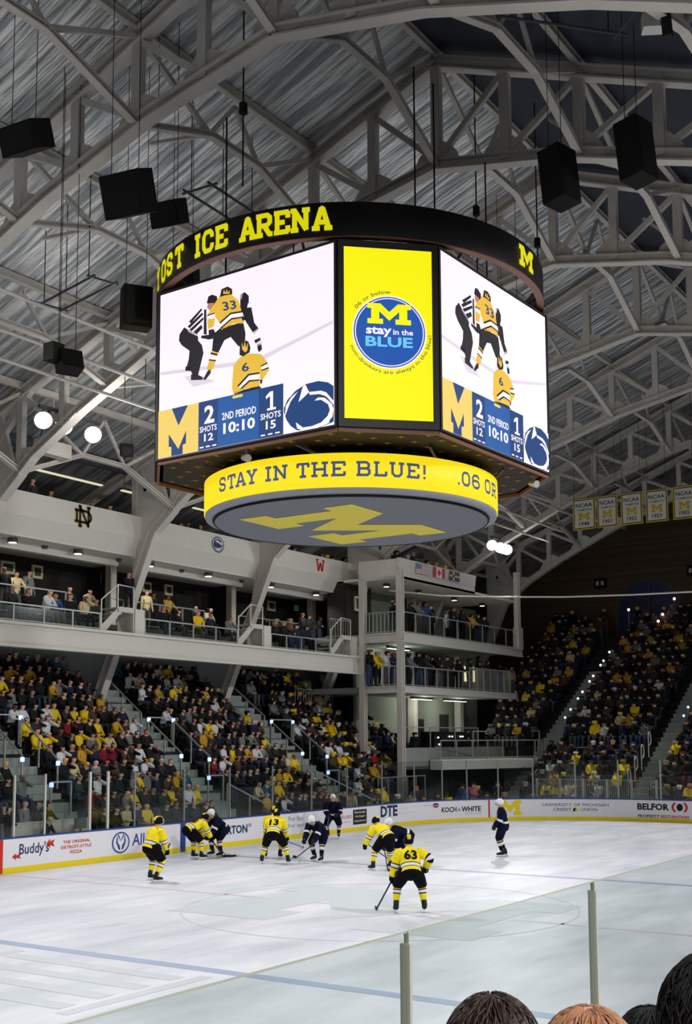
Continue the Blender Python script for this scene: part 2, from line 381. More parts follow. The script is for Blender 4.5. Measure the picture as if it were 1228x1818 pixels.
# arched windows in the end wall
WIN = mat('dusk blue window pane', (52, 56, 96), 0.3, var=0.15)
def arched(n, yc, z0, w, zs):
    pts = [(yc-w/2, z0), (yc+w/2, z0), (yc+w/2, zs)]+[(yc+w/2*math.cos(a), zs+w/2*math.sin(a)) for a in [PI*k/16 for k in range(1, 16)]]+[(yc-w/2, zs)]
    f = MB(); f.slab(pts, lambda y, z: (74.26, y, z), lambda y, z: (74.32, y, z)); w_ = f.build('window_%d' % n, WIN, kind='structure')
    g = MB(); ri = []
    for k in (1.0, 1.07):
        ri.append([(74.22, yc+(y-yc)*k, zs+(z-zs)*k) for y, z in pts])
    g.loft(ri, False); g.bar((74.2, yc, z0), (74.2, yc, zs+w/2), 0.12, 0.08); g.build('window_frame', STEEL_D, w_)
arched(1, 25.6, 10.6, 4.2, 12.0)
arched(2, 20.3, 10.6, 4.2, 13.9)
for k, yy in enumerate((28.9, 22.65)):
    t = thing('window_grille', ['small square vent grille on the brick end wall beside the low arched window', 'small square vent grille between the two arched windows'][k], 'vent', (74.2, yy, 14.0-0.35*k*0))
    zz = (14.15, 14.5)[k]
    f = MB(); f.bx(74.12, 74.28, yy-0.42, yy+0.42, zz-0.36, zz+0.36); f.build('frame', BLACK, t)
    f = MB()
    for d in (-0.17, 0.17): f.bx(74.08, 74.12, yy+d-0.09, yy+d+0.09, zz-0.13, zz+0.13)
    f.build('opening', WHITE_P, t)
# stands: concrete steps
SROW, SRISE = 0.68, 0.51
SEATD = mat('dark seating step', (46, 46, 46), .85, var=.15)
def stand_z(y): return 0.35+0.75*(y-28.5)
m = MB()
for k in range(12):
    y0 = 28.5+SROW*k; zt = 0.35+SRISE*k
    m.bx(20.5, 56.0, y0, y0+SROW+(1.0 if k == 11 else 0), max(-0.1, zt-1.3), zt)
m.build('floor_far_stand', SEATD, kind='structure')
def end_z(x): return 0.40+0.58*(x-55.0)
m = MB()
for k in range(21):
    x0 = 55.0+0.86*k; zt = 0.40+0.50*k
    m.bx(x0, x0+0.86, 6.0, 26.0 if k < 5 else 30.6+.1*(k-5), max(-0.1, zt-1.5), zt)
m.build('floor_end_stand', SEATD, kind='structure')
# ------------------------------------------------------------------ hanging scoreboard
SBX, SBY, SPH = 23.189, 15.242, -0.03385
W_, N_, A_ = 5.044, 2.082, 3.994
SZ0, SZ1 = 10.10, 14.0
def sb(x, y, z):
    return (SBX+math.cos(SPH)*x-math.sin(SPH)*y, SBY+math.sin(SPH)*x+math.cos(SPH)*y, z)
SB = thing('scoreboard', 'huge eight-sided video scoreboard hanging over centre ice', 'scoreboard', (SBX, SBY, 8.96))
OCT = [(-A_, W_/2), (-A_, -W_/2), (-W_/2, -A_), (W_/2, -A_), (A_, -W_/2), (A_, W_/2), (W_/2, A_), (-W_/2, A_)]
FRAME_M = mat('black scoreboard frame', (30, 26, 28), 0.5)
FRAME_G = mat('grey scoreboard trim', (104, 98, 104), 0.5)
def face_map(k, off):
    a, b = Vector(OCT[k]), Vector(OCT[(k+1) % 8]); d = (b-a); L = d.length; d /= L; n = Vector((d.y, -d.x))
    if n.dot(a+b) < 0: n = -n
    def fr(u, v): return sb(a.x+d.x*u*L+n.x*off, a.y+d.y*u*L+n.y*off, SZ0+v*(SZ1-SZ0))
    return fr, L
# white video picture: figures traced in the plane of the screen (u to the right, v up)
def picmap(px, py):
    # homography from picture crop coordinates to the unit square of the screen
    return HM(px, py)
def homography(src):
    # src: four corners TL, TR, BR, BL of a quad -> unit square
    import itertools
    A = []; B = []
    for (x, y), (u, v) in zip(src, ((0, 1), (1, 1), (1, 0), (0, 0))):
        A.append([x, y, 1, 0, 0, 0, -u*x, -u*y]); B.append(u)
        A.append([0, 0, 0, x, y, 1, -v*x, -v*y]); B.append(v)
    n = 8
    for i in range(n):
        p = max(range(i, n), key=lambda r: abs(A[r][i])); A[i], A[p] = A[p], A[i]; B[i], B[p] = B[p], B[i]
        for r in range(n):
            if r != i:
                f = A[r][i]/A[i][i]
                A[r] = [x-f*y for x, y in zip(A[r], A[i])]; B[r] -= f*B[i]
    h = [B[i]/A[i][i] for i in range(n)]
    def f(x, y):
        w = h[6]*x+h[7]*y+1
        return ((h[0]*x+h[1]*y+h[2])/w, (h[3]*x+h[4]*y+h[5])/w)
    return f
HM = homography([(85, 150), (1197, -173), (1197, 975), (78, 1190)])
LC = {'w': WHITE_LED, 'k': mat('black picture tone', (30, 26, 34), emit=0.9), 'g': mat('gold picture tone', (232, 186, 62), emit=0.95),
      'n': mat('dark blue picture tone', (24, 62, 118), emit=0.95), 'b': mat('blue picture tone', (28, 88, 158), emit=0.95),
      'f': mat('skin picture tone', (196, 130, 110), emit=0.9), 'm': mat('pale gold picture tone', (240, 206, 104), emit=0.95),
      's': mat('grey picture tone', (222, 212, 226), emit=0.95)}
LK = 'wkgnbfms'
PIC = [  # layer, tone, outline in crop coordinates
 (0, 's', [(88, 640), (700, 560), (1190, 320), (1190, 340), (700, 590), (88, 660)]),
 (0, 's', [(240, 670), (330, 655), (440, 700), (300, 735)]),
 # referee
 (1, 'w', [(255, 350), (360, 225), (400, 235), (400, 400), (330, 415), (265, 385)]),
 (1, 'k', [(240, 355), (210, 400), (206, 440), (225, 470), (275, 505), (270, 560), (250, 630), (285, 635), (295, 660), (330, 665), (365, 520), (355, 470), (330, 440), (330, 400), (270, 375)]),
 (2, 'k', [(262, 350), (355, 262), (362, 275), (275, 362)]), (2, 'k', [(272, 372), (362, 292), (366, 306), (290, 380)]),
 (2, 'k', [(300, 385), (350, 340), (360, 360), (320, 400)]), (2, 'k', [(270, 320), (350, 235), (356, 245), (285, 330)]),
 (2, 'k', [(368, 245), (382, 240), (386, 405), (366, 400)]), (2, 'k', [(350, 410), (440, 400), (445, 425), (400, 435), (350, 425)]),
 (1, 'k', [(385, 200), (395, 160), (420, 148), (450, 160), (455, 190), (430, 215), (400, 215)]),
 (2, 'f', [(392, 205), (430, 200), (425, 235), (405, 250), (388, 232)]),
 (1, 'k', [(285, 655), (325, 655), (362, 675), (358, 690), (285, 692)]), (1, 'k', [(250, 605), (290, 605), (285, 632), (248, 632)]),
 # opponent at the back
 (1, 'w', [(540, 150), (590, 110), (620, 130), (610, 180), (560, 180)]),
 (1, 'k', [(600, 150), (630, 135), (655, 160), (655, 210), (672, 235), (690, 330), (720, 370), (690, 405), (640, 330), (600, 250)]),
 (2, 'w', [(645, 235), (668, 232), (672, 215), (650, 205)]), (1, 'w', [(625, 330), (650, 340), (660, 385), (622, 385)]),
 (1, 'w', [(672, 400), (715, 365), (728, 420), (690, 450)]), (2, 'k', [(690, 442), (728, 425), (732, 440), (698, 462)]),
 (1, 'k', [(708, 470), (735, 462), (740, 500), (720, 518), (712, 500)]), (1, 's', [(700, 455), (735, 440), (738, 470), (710, 480)]),
 # gold player number 33
 (3, 'k', [(430, 400), (470, 365), (620, 325), (635, 400), (630, 470), (590, 480), (540, 420), (500, 440), (460, 520), (420, 510)]),
 (3, 'g', [(440, 200), (470, 155), (540, 145), (590, 190), (610, 260), (628, 300), (620, 335), (560, 335), (480, 375), (468, 330), (440, 290), (432, 350), (395, 370), (388, 285), (410, 240)]),
 (4, 'k', [(470, 165), (480, 115), (520, 98), (548, 115), (550, 148), (500, 155)]), (5, 'g', [(490, 145), (496, 118), (508, 140), (515, 112), (522, 140), (535, 120), (532, 145)]),
 (5, 'w', [(470, 335), (540, 275), (615, 265), (625, 290), (545, 300), (475, 362)]), (6, 'k', [(470, 325), (540, 265), (612, 255), (613, 265), (542, 276), (472, 337)]),
 (6, 'k', [(474, 360), (545, 300), (625, 290), (625, 298), (547, 310), (478, 368)]),
 (5, 'w', [(390, 285), (438, 270), (440, 300), (392, 305)]), (6, 'k', [(390, 278), (438, 264), (438, 271), (390, 286)]),
 (5, 'k', [(398, 375), (430, 368), (445, 400), (425, 425), (400, 405)]), (5, 'k', [(605, 285), (640, 275), (640, 310), (618, 320)]),
 (4, 'g', [(418, 505), (460, 520), (430, 620), (400, 640), (388, 620)]), (5, 'w', [(410, 530), (455, 540), (448, 565), (404, 560)]),
 (6, 'k', [(414, 516), (458, 528), (456, 538), (411, 528)]), (6, 'k', [(402, 560), (448, 566), (446, 574), (400, 568)]),
 (4, 'k', [(395, 630), (415, 620), (412, 650), (380, 690), (362, 690)]), (4, 'w', [(565, 480), (590, 482), (588, 550), (578, 550)]),
 # gold player number 6 in front
 (7, 'k', [(570, 770), (720, 730), (735, 740), (735, 790), (560, 800)]),
 (7, 'g', [(560, 600), (600, 550), (665, 525), (735, 530), (775, 580), (788, 630), (745, 695), (725, 690), (728, 735), (650, 745), (560, 785), (550, 740)]),
 (8, 'k', [(598, 535), (600, 470), (625, 440), (655, 450), (668, 490), (662, 520), (620, 545)]), (9, 'g', [(615, 500), (612, 455), (625, 490), (632, 445), (640, 490), (652, 455), (650, 505), (635, 520)]),
 (9, 'w', [(590, 735), (660, 665), (728, 655), (728, 690), (660, 695), (605, 745)]), (10, 'k', [(585, 730), (655, 655), (726, 645), (727, 655), (660, 666), (592, 738)]),
 (10, 'k', [(605, 745), (660, 695), (728, 690), (728, 698), (664, 705), (612, 752)]), (9, 'w', [(735, 610), (775, 590), (784, 615), (740, 632)]),
 (10, 'k', [(733, 604), (775, 583), (778, 591), (735, 612)]), (10, 'k', [(738, 630), (784, 613), (785, 622), (740, 638)]), (8, 'k', [(728, 695), (745, 690), (742, 715), (732, 720)]),
]
def pic_text(mb, t, c, bold=0.02):
    """lettering inside the quad c (TL, TR, BR, BL in crop coordinates)"""
    pass
def score_panel(mb, put):
    pass
TXT = [  # text, u0, u1, v0, v1 in the unit square (u right, v up), bold
 ('2', .285, .345, .150, .255, .03), ('SHOTS', .258, .360, .103, .138, .02), ('12', .285, .340, .048, .092, .02),
 ('2ND PERIOD', .390, .585, .150, .193, .02), ('10:10', .398, .580, .068, .132, .03),
 ('1', .652, .682, .150, .255, .03), ('SHOTS', .610, .722, .103, .138, .02), ('15', .640, .695, .045, .092, .02)]
def screen_picture(k, parent):
    """the video picture on wide face k: one flat mesh of coloured areas on the screen"""
    mb = MB()
    def lay(n): return face_map(k, 0.022+0.0015*n)[0]
    def q(n, tone, pts):
        mb.k = LK.index(tone); mb.flat(pts, lay(n))
    INS = lambda u, v: (0.015+0.97*u, 0.012+0.976*v)
    mb.k = 0; q(0, 'w', [(0.015, .012), (.985, .012), (.985, .988), (.015, .988)])
    for n, tone, pts in PIC:
        q(n+1, tone, [INS(*HM(x, y)) for x, y in pts])
    L = 13
    q(L, 'm', [INS(*p) for p in ((0, 0), (.25, 0), (.25, .285), (0, .285))])
    q(L, 'n', [INS(*p) for p in ((.25, 0), (.365, 0), (.365, .285), (.25, .285))])
    q(L, 'b', [INS(*p) for p in ((.365, 0), (.60, 0), (.60, .285), (.365, .285))])
    q(L, 'n', [INS(*p) for p in ((.60, 0), (.735, 0), (.735, .285), (.60, .285))])
    # blue areas that leave a gold block letter
    q(L+1, 'n', [INS(*p) for p in ((.085, .285), (.185, .285), (.128, .175))])
    q(L+1, 'n', [INS(*p) for p in ((.075, 0), (.155, 0), (.155, .055), (.175, .06), (.175, .135), (.128, .035), (.068, .135), (.068, .06), (.085, .055), (.085, 0))])
    mb.k = LK.index('w')
    for t, u0, u1, v0, v1, b in TXT:
        if t == '1':
            q(L+2, 'w', [INS(.640+.055*x, v0+(v1-v0)*y) for x, y in ((0, .80), (.42, 1), (.72, 1), (.72, .12), (1, .12), (1, 0), (.12, 0), (.12, .12), (.42, .12), (.42, .76), (0, .64))]); mb.k = LK.index('w'); continue
        put_text(mb, t, lambda u, v: lay(L+2)(*INS(u, v)), u0, u1, v0, v1, b)
    for u in (.258, .296, .334, .612, .652, .692): q(L+2, 'w', [INS(*p) for p in ((u, .012), (u+.024, .012), (u+.024, .020), (u, .020))])
    q(L+2, 'm', [INS(*p) for p in ((.455, .262), (.505, .262), (.512, .270), (.505, .278), (.455, .278), (.448, .270))])
    # round cat-head emblem of the visitors, as plain sweeping shapes
    K = lambda P: [INS(*HM(x, y)) for x, y in P]
    q(L, 'w', K([(880, 1036), (882, 850), (930, 775), (1010, 712), (1197, 690), (1197, 973)]))
    q(L+1, 'n', K([(882, 875), (905, 820), (955, 765), (1020, 722), (1100, 703), (1160, 712), (1196, 735), (1196, 958), (1120, 990), (1060, 1004), (965, 1012), (925, 985), (898, 945), (884, 905)]))
    for P in ([(975, 835), (1002, 738), (1018, 724), (1042, 772), (1014, 800)], [(1040, 772), (1118, 764), (1150, 775), (1196, 828), (1196, 852), (1150, 800), (1108, 785), (1046, 790)],
              [(895, 858), (930, 802), (972, 768), (925, 832), (905, 882), (888, 930)],
              [(1075, 826), (1118, 821), (1162, 850), (1172, 885), (1158, 922), (1118, 962), (1060, 985), (1002, 994), (958, 962), (966, 1000), (1002, 1012), (1080, 1003), (1148, 972), (1188, 928), (1196, 880), (1184, 845), (1140, 808), (1100, 806)],
              [(1108, 972), (1150, 950), (1182, 908), (1166, 966), (1120, 988)]):
        q(L+2, 'w', K(P))
    # numbers on the jerseys
    mb.k = LK.index('n')
    def jersey(t, pts, n):
        H4 = homography([pts[0], pts[1], pts[2], pts[3]])
        (x0, y0), (x1, y1), (x2, y2), (x3, y3) = pts
        def fr(u, v):
            x = (x3*(1-u)+x2*u)*(1-v)+(x0*(1-u)+x1*u)*v; y = (y3*(1-u)+y2*u)*(1-v)+(y0*(1-u)+y1*u)*v
            return lay(n)(*INS(*HM(x, y)))
        put_text(mb, t, fr, 0, 1, 0, 1, 0.02)
    jersey('33', [(484, 198), (570, 185), (580, 240), (495, 255)], 8)
    jersey('6', [(612, 588), (655, 580), (662, 635), (615, 645)], 12)
    return mb.build('picture', [LC[c] for c in LK], parent, label='bright broadcast picture with score strip')
def yellow_panel(k, parent):
    fr = face_map(k, 0.022)[0]; mb = MB()
    mb.flat([(.06, .045), (.94, .045), (.94, .965), (.06, .965)], fr)
    p = mb.build('picture', YEL_LED, parent, label='yellow sobriety message picture with round blue badge')
    asp = (SZ1-SZ0)/N_
    BLUE = mat('badge blue picture tone', (30, 84, 170), emit=0.95); SKY = mat('sky blue picture tone', (110, 200, 250), emit=0.95)
    mb = MB(); cx, cy, r = .51, .513, .37
    for n, (tone, q) in enumerate(((1, 1.0), (0, .965), (1, .93), (0, .905))):
        mb.k = tone; mb.flat(ring2d(cx, cy, r*q, 40, r*q/asp), face_map(k, 0.024+0.0015*n)[0])
    f5 = face_map(k, 0.031)[0]; mb.k = 2; block_m(mb, f5, .29, .725, .555, .665)
    mb.k = 1; put_text(mb, 'stay', f5, .275, .53, .485, .54, .03); put_text(mb, 'in the', f5, .545, .745, .50, .53, .02)
    mb.k = 3; put_text(mb, 'BLUE', f5, .27, .74, .432, .487, .03)
    mb.build('badge', [BLUE, WHITE_LED, YEL_LED, SKY], p)
    mb = MB(); f6 = face_map(k, 0.026)[0]
    def arc(t, a0, a1, rad, flip):
        vs, fs = text2d(t, 0.0); xs = [q[0] for q in vs]; x0, x1 = min(xs), max(xs)
        def w(x, y):
            a = a0+(x-x0)/(x1-x0)*(a1-a0); rr = rad+(y-0.3)*0.055*(-1 if flip else 1)
            return f6(cx+rr*math.cos(a), cy+rr*math.sin(a)/asp)
        i = mb.pts([w(*q) for q in vs])
        for g in fs: mb.face([i[j] for j in g])
    arc('.06 or below', math.radians(148), math.radians(88), .405, False)
    arc('non-drinkers are always in the blue!', math.radians(202), math.radians(358), .405, True)
    mb.build('message', NAVY, p)
def rect_frame(k, m0, parent):
    """a real bezel: four bars around the screen and a housing box behind it"""
    fr, L = face_map(k, 0.0); f1 = face_map(k, 0.05)[0]; f0 = face_map(k, -0.16)[0]
    a, b = m0
    mb = MB()
    for (u0, u1, v0, v1) in ((0, a, 0, 1), (1-a, 1, 0, 1), (a, 1-a, 0, b), (a, 1-a, 1-b*0.7, 1)):
        i = mb.pts([f1(u0, v0), f1(u1, v0), f1(u1, v1), f1(u0, v1), f0(u0, v0), f0(u1, v0), f0(u1, v1), f0(u0, v1)])
        for q in ((0, 1, 2, 3), (7, 6, 5, 4), (0, 4, 5, 1), (1, 5, 6, 2), (2, 6, 7, 3), (3, 7, 4, 0)): mb.face([i[z] for z in q])
    return mb.build('bezel', FRAME_M, parent)
for k in range(8):
    wide = k % 2 == 0
    fr, L = face_map(k, 0.0); fb = face_map(k, -0.15)[0]
    mb = MB(); mb.slab([(0, 0), (1, 0), (1, 1), (0, 1)], fr, fb)
    s_ = mb.build('video_screen', FRAME_M, SB)
    rect_frame(k, (0.012, 0.010) if wide else (0.055, 0.04), s_)
    if wide: screen_picture(k, s_)
    else: yellow_panel(k, s_)
# underside of the cabinet with little yellow block letters, truss frame inside
SOFF = mat('dark brown soffit', (44, 34, 28), 0.7)
mb = MB(); mb.slab(OCT, lambda x, y: sb(x, y, SZ0), lambda x, y: sb(x, y, SZ0+0.12)); so = mb.build('soffit', SOFF, SB)
mb = MB()
GOLD_D = mat('dull gold print', (150, 118, 30), 0.6)
for i in range(-7, 8):
    for j in range(-7, 8):
        x, y = i*0.52+(0.26 if j % 2 else 0), j*0.52
        if max(abs(x), abs(y)) < A_-0.2 and abs(x)+abs(y) < W_/2+A_-0.4:
            mb.flat([(x+(u-.7)*0.10, y+(v-.5)*0.13) for u, v in BLOCK_M], lambda p, q: sb(p, q, SZ0-0.012))
mb.build('soffit_print', GOLD_D, so, kind='stuff')
mb = MB()
for k in range(8):
    a, b = OCT[k], OCT[(k+1) % 8]
    mb.bar(sb(a[0]*.99, a[1]*.99, SZ0-0.04), sb(b[0]*.99, b[1]*.99, SZ0-0.04), 0.06, 0.08)
mb.build('lower_edge_trim', mat('copper brown trim', (120, 78, 58), 0.5), SB)
mb = MB()
for k in range(8):
    a = 2*PI*k/8+0.3
    mb.bar(sb(3.7*math.cos(a), 3.7*math.sin(a), SZ0-0.05), sb(3.2*math.cos(a+.2), 3.2*math.sin(a+.2), 9.75), 0.05, 0.05)
mb.build('support_strut', STEEL_D, SB)
# small light units under the cabinet edge
for (x, y) in ((-3.75, 0.1), (2.3, -3.7)):
    mb = MB(); mb.tube(sb(x, y, SZ0-0.05), sb(x, y, SZ0-0.18), 0.03); mb.tube(sb(x-.05, y-.1, SZ0-0.24), sb(x+.05, y+.12, SZ0-0.18), 0.09, 0.06)
    mb.build('mini_spotlight', ALU, SB)
# upper ring sign
def cyl(R, cx=SBX, cy=SBY):
    return lambda a, z: (cx+R*math.cos(a), cy+R*math.sin(a), z)
mb = MB(); n = 96; mb.smooth = True
prof = [(4.66, 14.10), (4.66, 14.84), (4.52, 14.84), (4.52, 14.10), (4.66, 14.10)]
mb.lathe(prof, (SBX, SBY, 0), n); rg = mb.build('ring_sign', mat('black ring panel', (24, 20, 19), 0.5), SB)
mb = MB(); mb.lathe([(4.67, 14.085), (4.67, 14.105), (4.5, 14.105), (4.5, 14.085), (4.67, 14.085)], (SBX, SBY, 0), n)
mb.build('ring_edge', mat('copper brown trim', (120, 78, 58)), rg)
D2 = math.radians
mb = MB(); fr = cyl(4.675)
def slab_text(items, mb, R, v0, v1, t=0.2):
    f_ = cyl(R); fr_ = lambda u, v: f_(u/R, v)
    for ch, a0, a1 in items:
        b_ = MB(); slab_letter(b_, ch, fr_, D2(a0)*R, D2(a1)*R, v0, v1, t); b_.build('letter', mb[0], mb[1])
def spread(word, centre_step, a_first, wfac):
    out = []
    for i, ch in enumerate(word):
        if ch == ' ': continue
        c = a_first+centre_step*i; h = SL[ch][0]*wfac/2
        out.append((ch, c-h, c+h))
    return out
ITEMS = []
for ch, c in (('Y', 141.3), ('O', 148.2), ('S', 153.4), ('T', 159.6), ('I', 168.6), ('C', 172.8), ('E', 177.6),
              ('A', 186.2), ('R', 191.0), ('E', 195.8), ('N', 200.8), ('A', 206.4)):
    h = SL[ch][0]*5.9/2; ITEMS.append((ch, c-h, c+h))
slab_text(ITEMS, (YEL_SIGN, rg), 4.675, 14.24, 14.75, 0.21)
mb = MB(); block_m(mb, fr, D2(-93.6), D2(-84.4), 14.26, 14.74); mb.build('ring_emblem', YEL_SIGN, rg)
# lower ribbon display and cloth underside
RB = 3.49
mb = MB(); mb.smooth = True
mb.lathe([(RB-0.1, 9.88), (RB, 9.87), (RB, 9.14), (RB-0.08, 9.12)], (SBX, SBY, 0), 96); rb = mb.build('ribbon_display', YEL_LED2, SB)
mb = MB(); mb.smooth = True
mb.lathe([(RB-0.02, 9.14), (RB-0.03, 9.06), (RB-0.22, 9.02), (RB-0.22, 9.10)], (SBX, SBY, 0), 96); mb.build('lower_rim', mat('grey rim panel', (150, 152, 160), 0.5), rb)
mb = MB(); mb.smooth = True; mb.lathe([(RB-0.205, 9.10), (RB-0.205, 8.99), (RB-0.225, 8.965), (RB-0.25, 8.975), (RB-0.25, 9.10)], (SBX, SBY, 0), 96); mb.build('rim_gasket', BLACK, rb)
mb = MB(); mb.lathe([(0.01, 9.90), (RB-0.1, 9.88)], (SBX, SBY, 0), 48); mb.build('ribbon_top', FRAME_M, rb)
CLOTH = mat('grey stretched cloth', (120, 122, 128), 0.85, var=0.06, scale=1.5, bump=0.15)
mb = MB(); mb.flat(ring2d(SBX, SBY, RB-0.24, 72), lambda x, y: (x, y, 8.98)); cl = mb.build('bottom_cover', CLOTH, SB)
mb = MB(); fr = lambda u, v: (SBX+0.1-2.15+u, SBY+0.15+1.62-v, 8.972); block_m(mb, fr, 0, 4.3, 0, 3.15)
mb.build('bottom_emblem', mat('pale maize print', (226, 208, 78), 0.7), cl)
mb = MB(); fr = cyl(RB+0.012); it = []
it = [('S', 156.2, 161.0), ('T', 162.3, 167.1), ('A', 167.2, 172.8), ('Y', 173.0, 178.2), ('I', 181.6, 184.4), ('N', 185.0, 190.9), ('T', 194.2, 198.9), ('H', 199.5, 205.6), ('E', 206.4, 211.6),
      ('B', 215.1, 220.4), ('L', 221.1, 226.0), ('U', 226.8, 232.3), ('E', 233.0, 238.0), ('!', 239.1, 240.9), ('.', 254.7, 256.3), ('0', 257.0, 262.0), ('6', 262.9, 268.6), ('O', 272.5, 278.2), ('R', 279.3, 286.5)]
for ch, c in zip('BELO', (294, 301, 308, 315)):
    h = SL[ch][0]*7.4/2; it.append((ch, c-h, c+h))
slab_text(it, (mat('blue led letters', (70, 84, 140), emit=0.75), rb), RB+0.012, 9.36, 9.69, 0.17)
# hoist cables and ties between ring and cabinet
for k in range(8):
    a = 2*PI*k/8+PI/8
    mb = MB(); mb.tube(sb(4.5*math.cos(a), 4.5*math.sin(a), 14.15), sb(4.1*math.cos(a), 4.1*math.sin(a), 13.9), 0.03, n=6)
    mb.tube(sb(4.5*math.cos(a), 4.5*math.sin(a), 14.8), sb(4.5*math.cos(a), 4.5*math.sin(a), 14.86), 0.05, n=6); mb.build('ring_tie', BLACK, SB)
for (x, y) in ((-2.4, -3.4), (-1.6, -3.4), (2.2, -2.6), (-3.2, 1.2), (1.6, 3.0)):
    mb = MB(); p, q = sb(x, y, 13.9), sb(x, y, 18.2); mb.tube(p, q, 0.022, n=6); mb.build('hoist_cable', BLACK, SB)
mb = MB(); mb.slab([(p[0]*.97, p[1]*.97) for p in OCT], lambda x, y: sb(x, y, 13.8), lambda x, y: sb(x, y, 13.9)); mb.build('cabinet_top', FRAME_M, SB)
# ------------------------------------------------------------------ steel roof trusses
TX = [11.4, 19.5, 26.8, 34.6, 42.5, 50.5, 58.5, 66.4]
PROF = [(0, 19.35), (3.75, 18.6), (7.25, 17.5), (10.45, 16.2), (13.45, 14.8), (15.75, 13.55), (17.45, 12.2), (20.55, 5.2)]
def chord_z(y):
    a = abs(y-YR)
    for (x0, z0), (x1, z1) in zip(PROF, PROF[1:]):
        if a <= x1: return z0+(z1-z0)*(a-x0)/(x1-x0)
    return PROF[-1][1]
def top_z(y): return roof_z(y)-0.42
PAN = 2.05
ORD = ['nearest', 'second', 'third', 'fourth', 'fifth', 'sixth', 'seventh', 'eighth', 'ninth', 'tenth', 'eleventh', 'twelfth', 'thirteenth', 'fourteenth']
TLAB = [None, 'grey steel roof truss nearest to the stands, its chord running past the speakers',
        'grey steel roof truss just behind the ring sign, its foot beside the far floodlights',
        'grey steel roof truss third along, its leg passing the fascia emblem in gold and black',
        'grey steel roof truss fourth along, its leg passing the round lion emblem',
        'grey steel roof truss fifth along, its leg standing at the corner of the flag balcony',
        'grey steel roof truss sixth along, carrying the second group of floodlights',
        'grey steel roof truss farthest along, close to the brick end wall']
for i, x in enumerate(TX):
    if i == 0: continue
    k0 = -6 if i < 4 else -4
    ys = [YR+PAN*k for k in range(k0, 9)]
    t = thing('roof_truss', TLAB[i], 'truss', (x, YR, 5.0), 'arched roof trusses')
    m = MB(); B = [Vector((x, y, chord_z(y))) for y in ys]
    near_end = ys[0]
    knots = sorted(set([ys[0], ys[-1]]+[YR+s*a for a, _ in PROF[:-2] for s in (-1, 1) if ys[0] < YR+s*a < ys[-1]]))
    KP = [Vector((x, y, chord_z(y))) for y in knots]
    for p, q in zip(KP, KP[1:]): m.ibeam(p, q, 0.36, 0.30, (0, 0, 1), 0.05)
    m.build('bottom_chord', STEEL, t)
    m = MB(); e = Vector((x, 36.5, top_z(36.5)))
    m.ibeam((x, ys[0], top_z(ys[0])), (x, YR, top_z(YR)), 0.34, 0.34, t=0.05); m.ibeam((x, YR, top_z(YR)), e, 0.34, 0.34, t=0.05); m.build('top_chord', STEEL, t)
    for k, y in enumerate(ys):
        p, q = Vector((x, y, chord_z(y))), Vector((x, y, top_z(y)))
        m = MB(); m.bar(p, q, 0.26, 0.22, (1, 0, 0)); m.build('post', STEEL, t)
        g = MB(); s = 0.50
        fl = [(-s*1.5, -.1), (s*1.5, -.1), (s*1.1, .35), (s*.5, .62), (-s*.5, .62), (-s*1.1, .35)]
        dy = 1; zz = (chord_z(y+.5)-chord_z(y-.5))
        g.slab(fl, lambda u, v: (x-.05, y+u, chord_z(y)+u*zz+v), lambda u, v: (x+.05, y+u, chord_z(y)+u*zz+v)); g.build('gusset_plate', STEEL, t)
        if k+1 < len(ys):
            yn = ys[k+1]
            if y >= YR-0.01: a, b = Vector((x, yn, top_z(yn)-.1)), Vector((x, y, chord_z(y)+.15))
            else: a, b = Vector((x, y, top_z(y)-.1)), Vector((x, yn, chord_z(yn)+.15))
            m = MB(); m.bar(a, b, 0.14, 0.16); m.build('diagonal', STEEL, t)
    # leg down through the balconies to the stand
    y8 = ys[-1]
    m = MB(); L = [Vector((x, y8, chord_z(y8))), Vector((x, 32.2, 12.2)), Vector((x, 35.4, 5.0))]
    m.ibeam(L[0], L[1], 0.36, 0.36, (0, 1, 0), 0.05); m.ibeam(L[1], L[2], 0.36, 0.40, (0, 1, 0), 0.05); m.build('leg', STEEL, t)
    m = MB(); fl = [(31.4, 13.2), (32.3, 15.6), (33.5, 15.6), (33.2, 11.2), (33.6, 9.2), (32.7, 10.9)]
    m.slab(fl, lambda y, z: (x-.07, y, z), lambda y, z: (x+.07, y, z)); m.build('foot_plate', STEEL, t)
    for q in ((x, 34.6, top_z(34.6)), (x, 33.0, top_z(33.0)), (x, 30.6, top_z(30.6))):
        m = MB(); m.bar((x, 32.6, 13.9), q, 0.2, 0.2, (1, 0, 0)); m.build('fan_strut', STEEL, t)
    m = MB(); m.ibeam((x, 33.2, 11.2), (x, 33.2, 15.9), 0.26, 0.26, (1, 0, 0)); m.build('upright', STEEL, t)
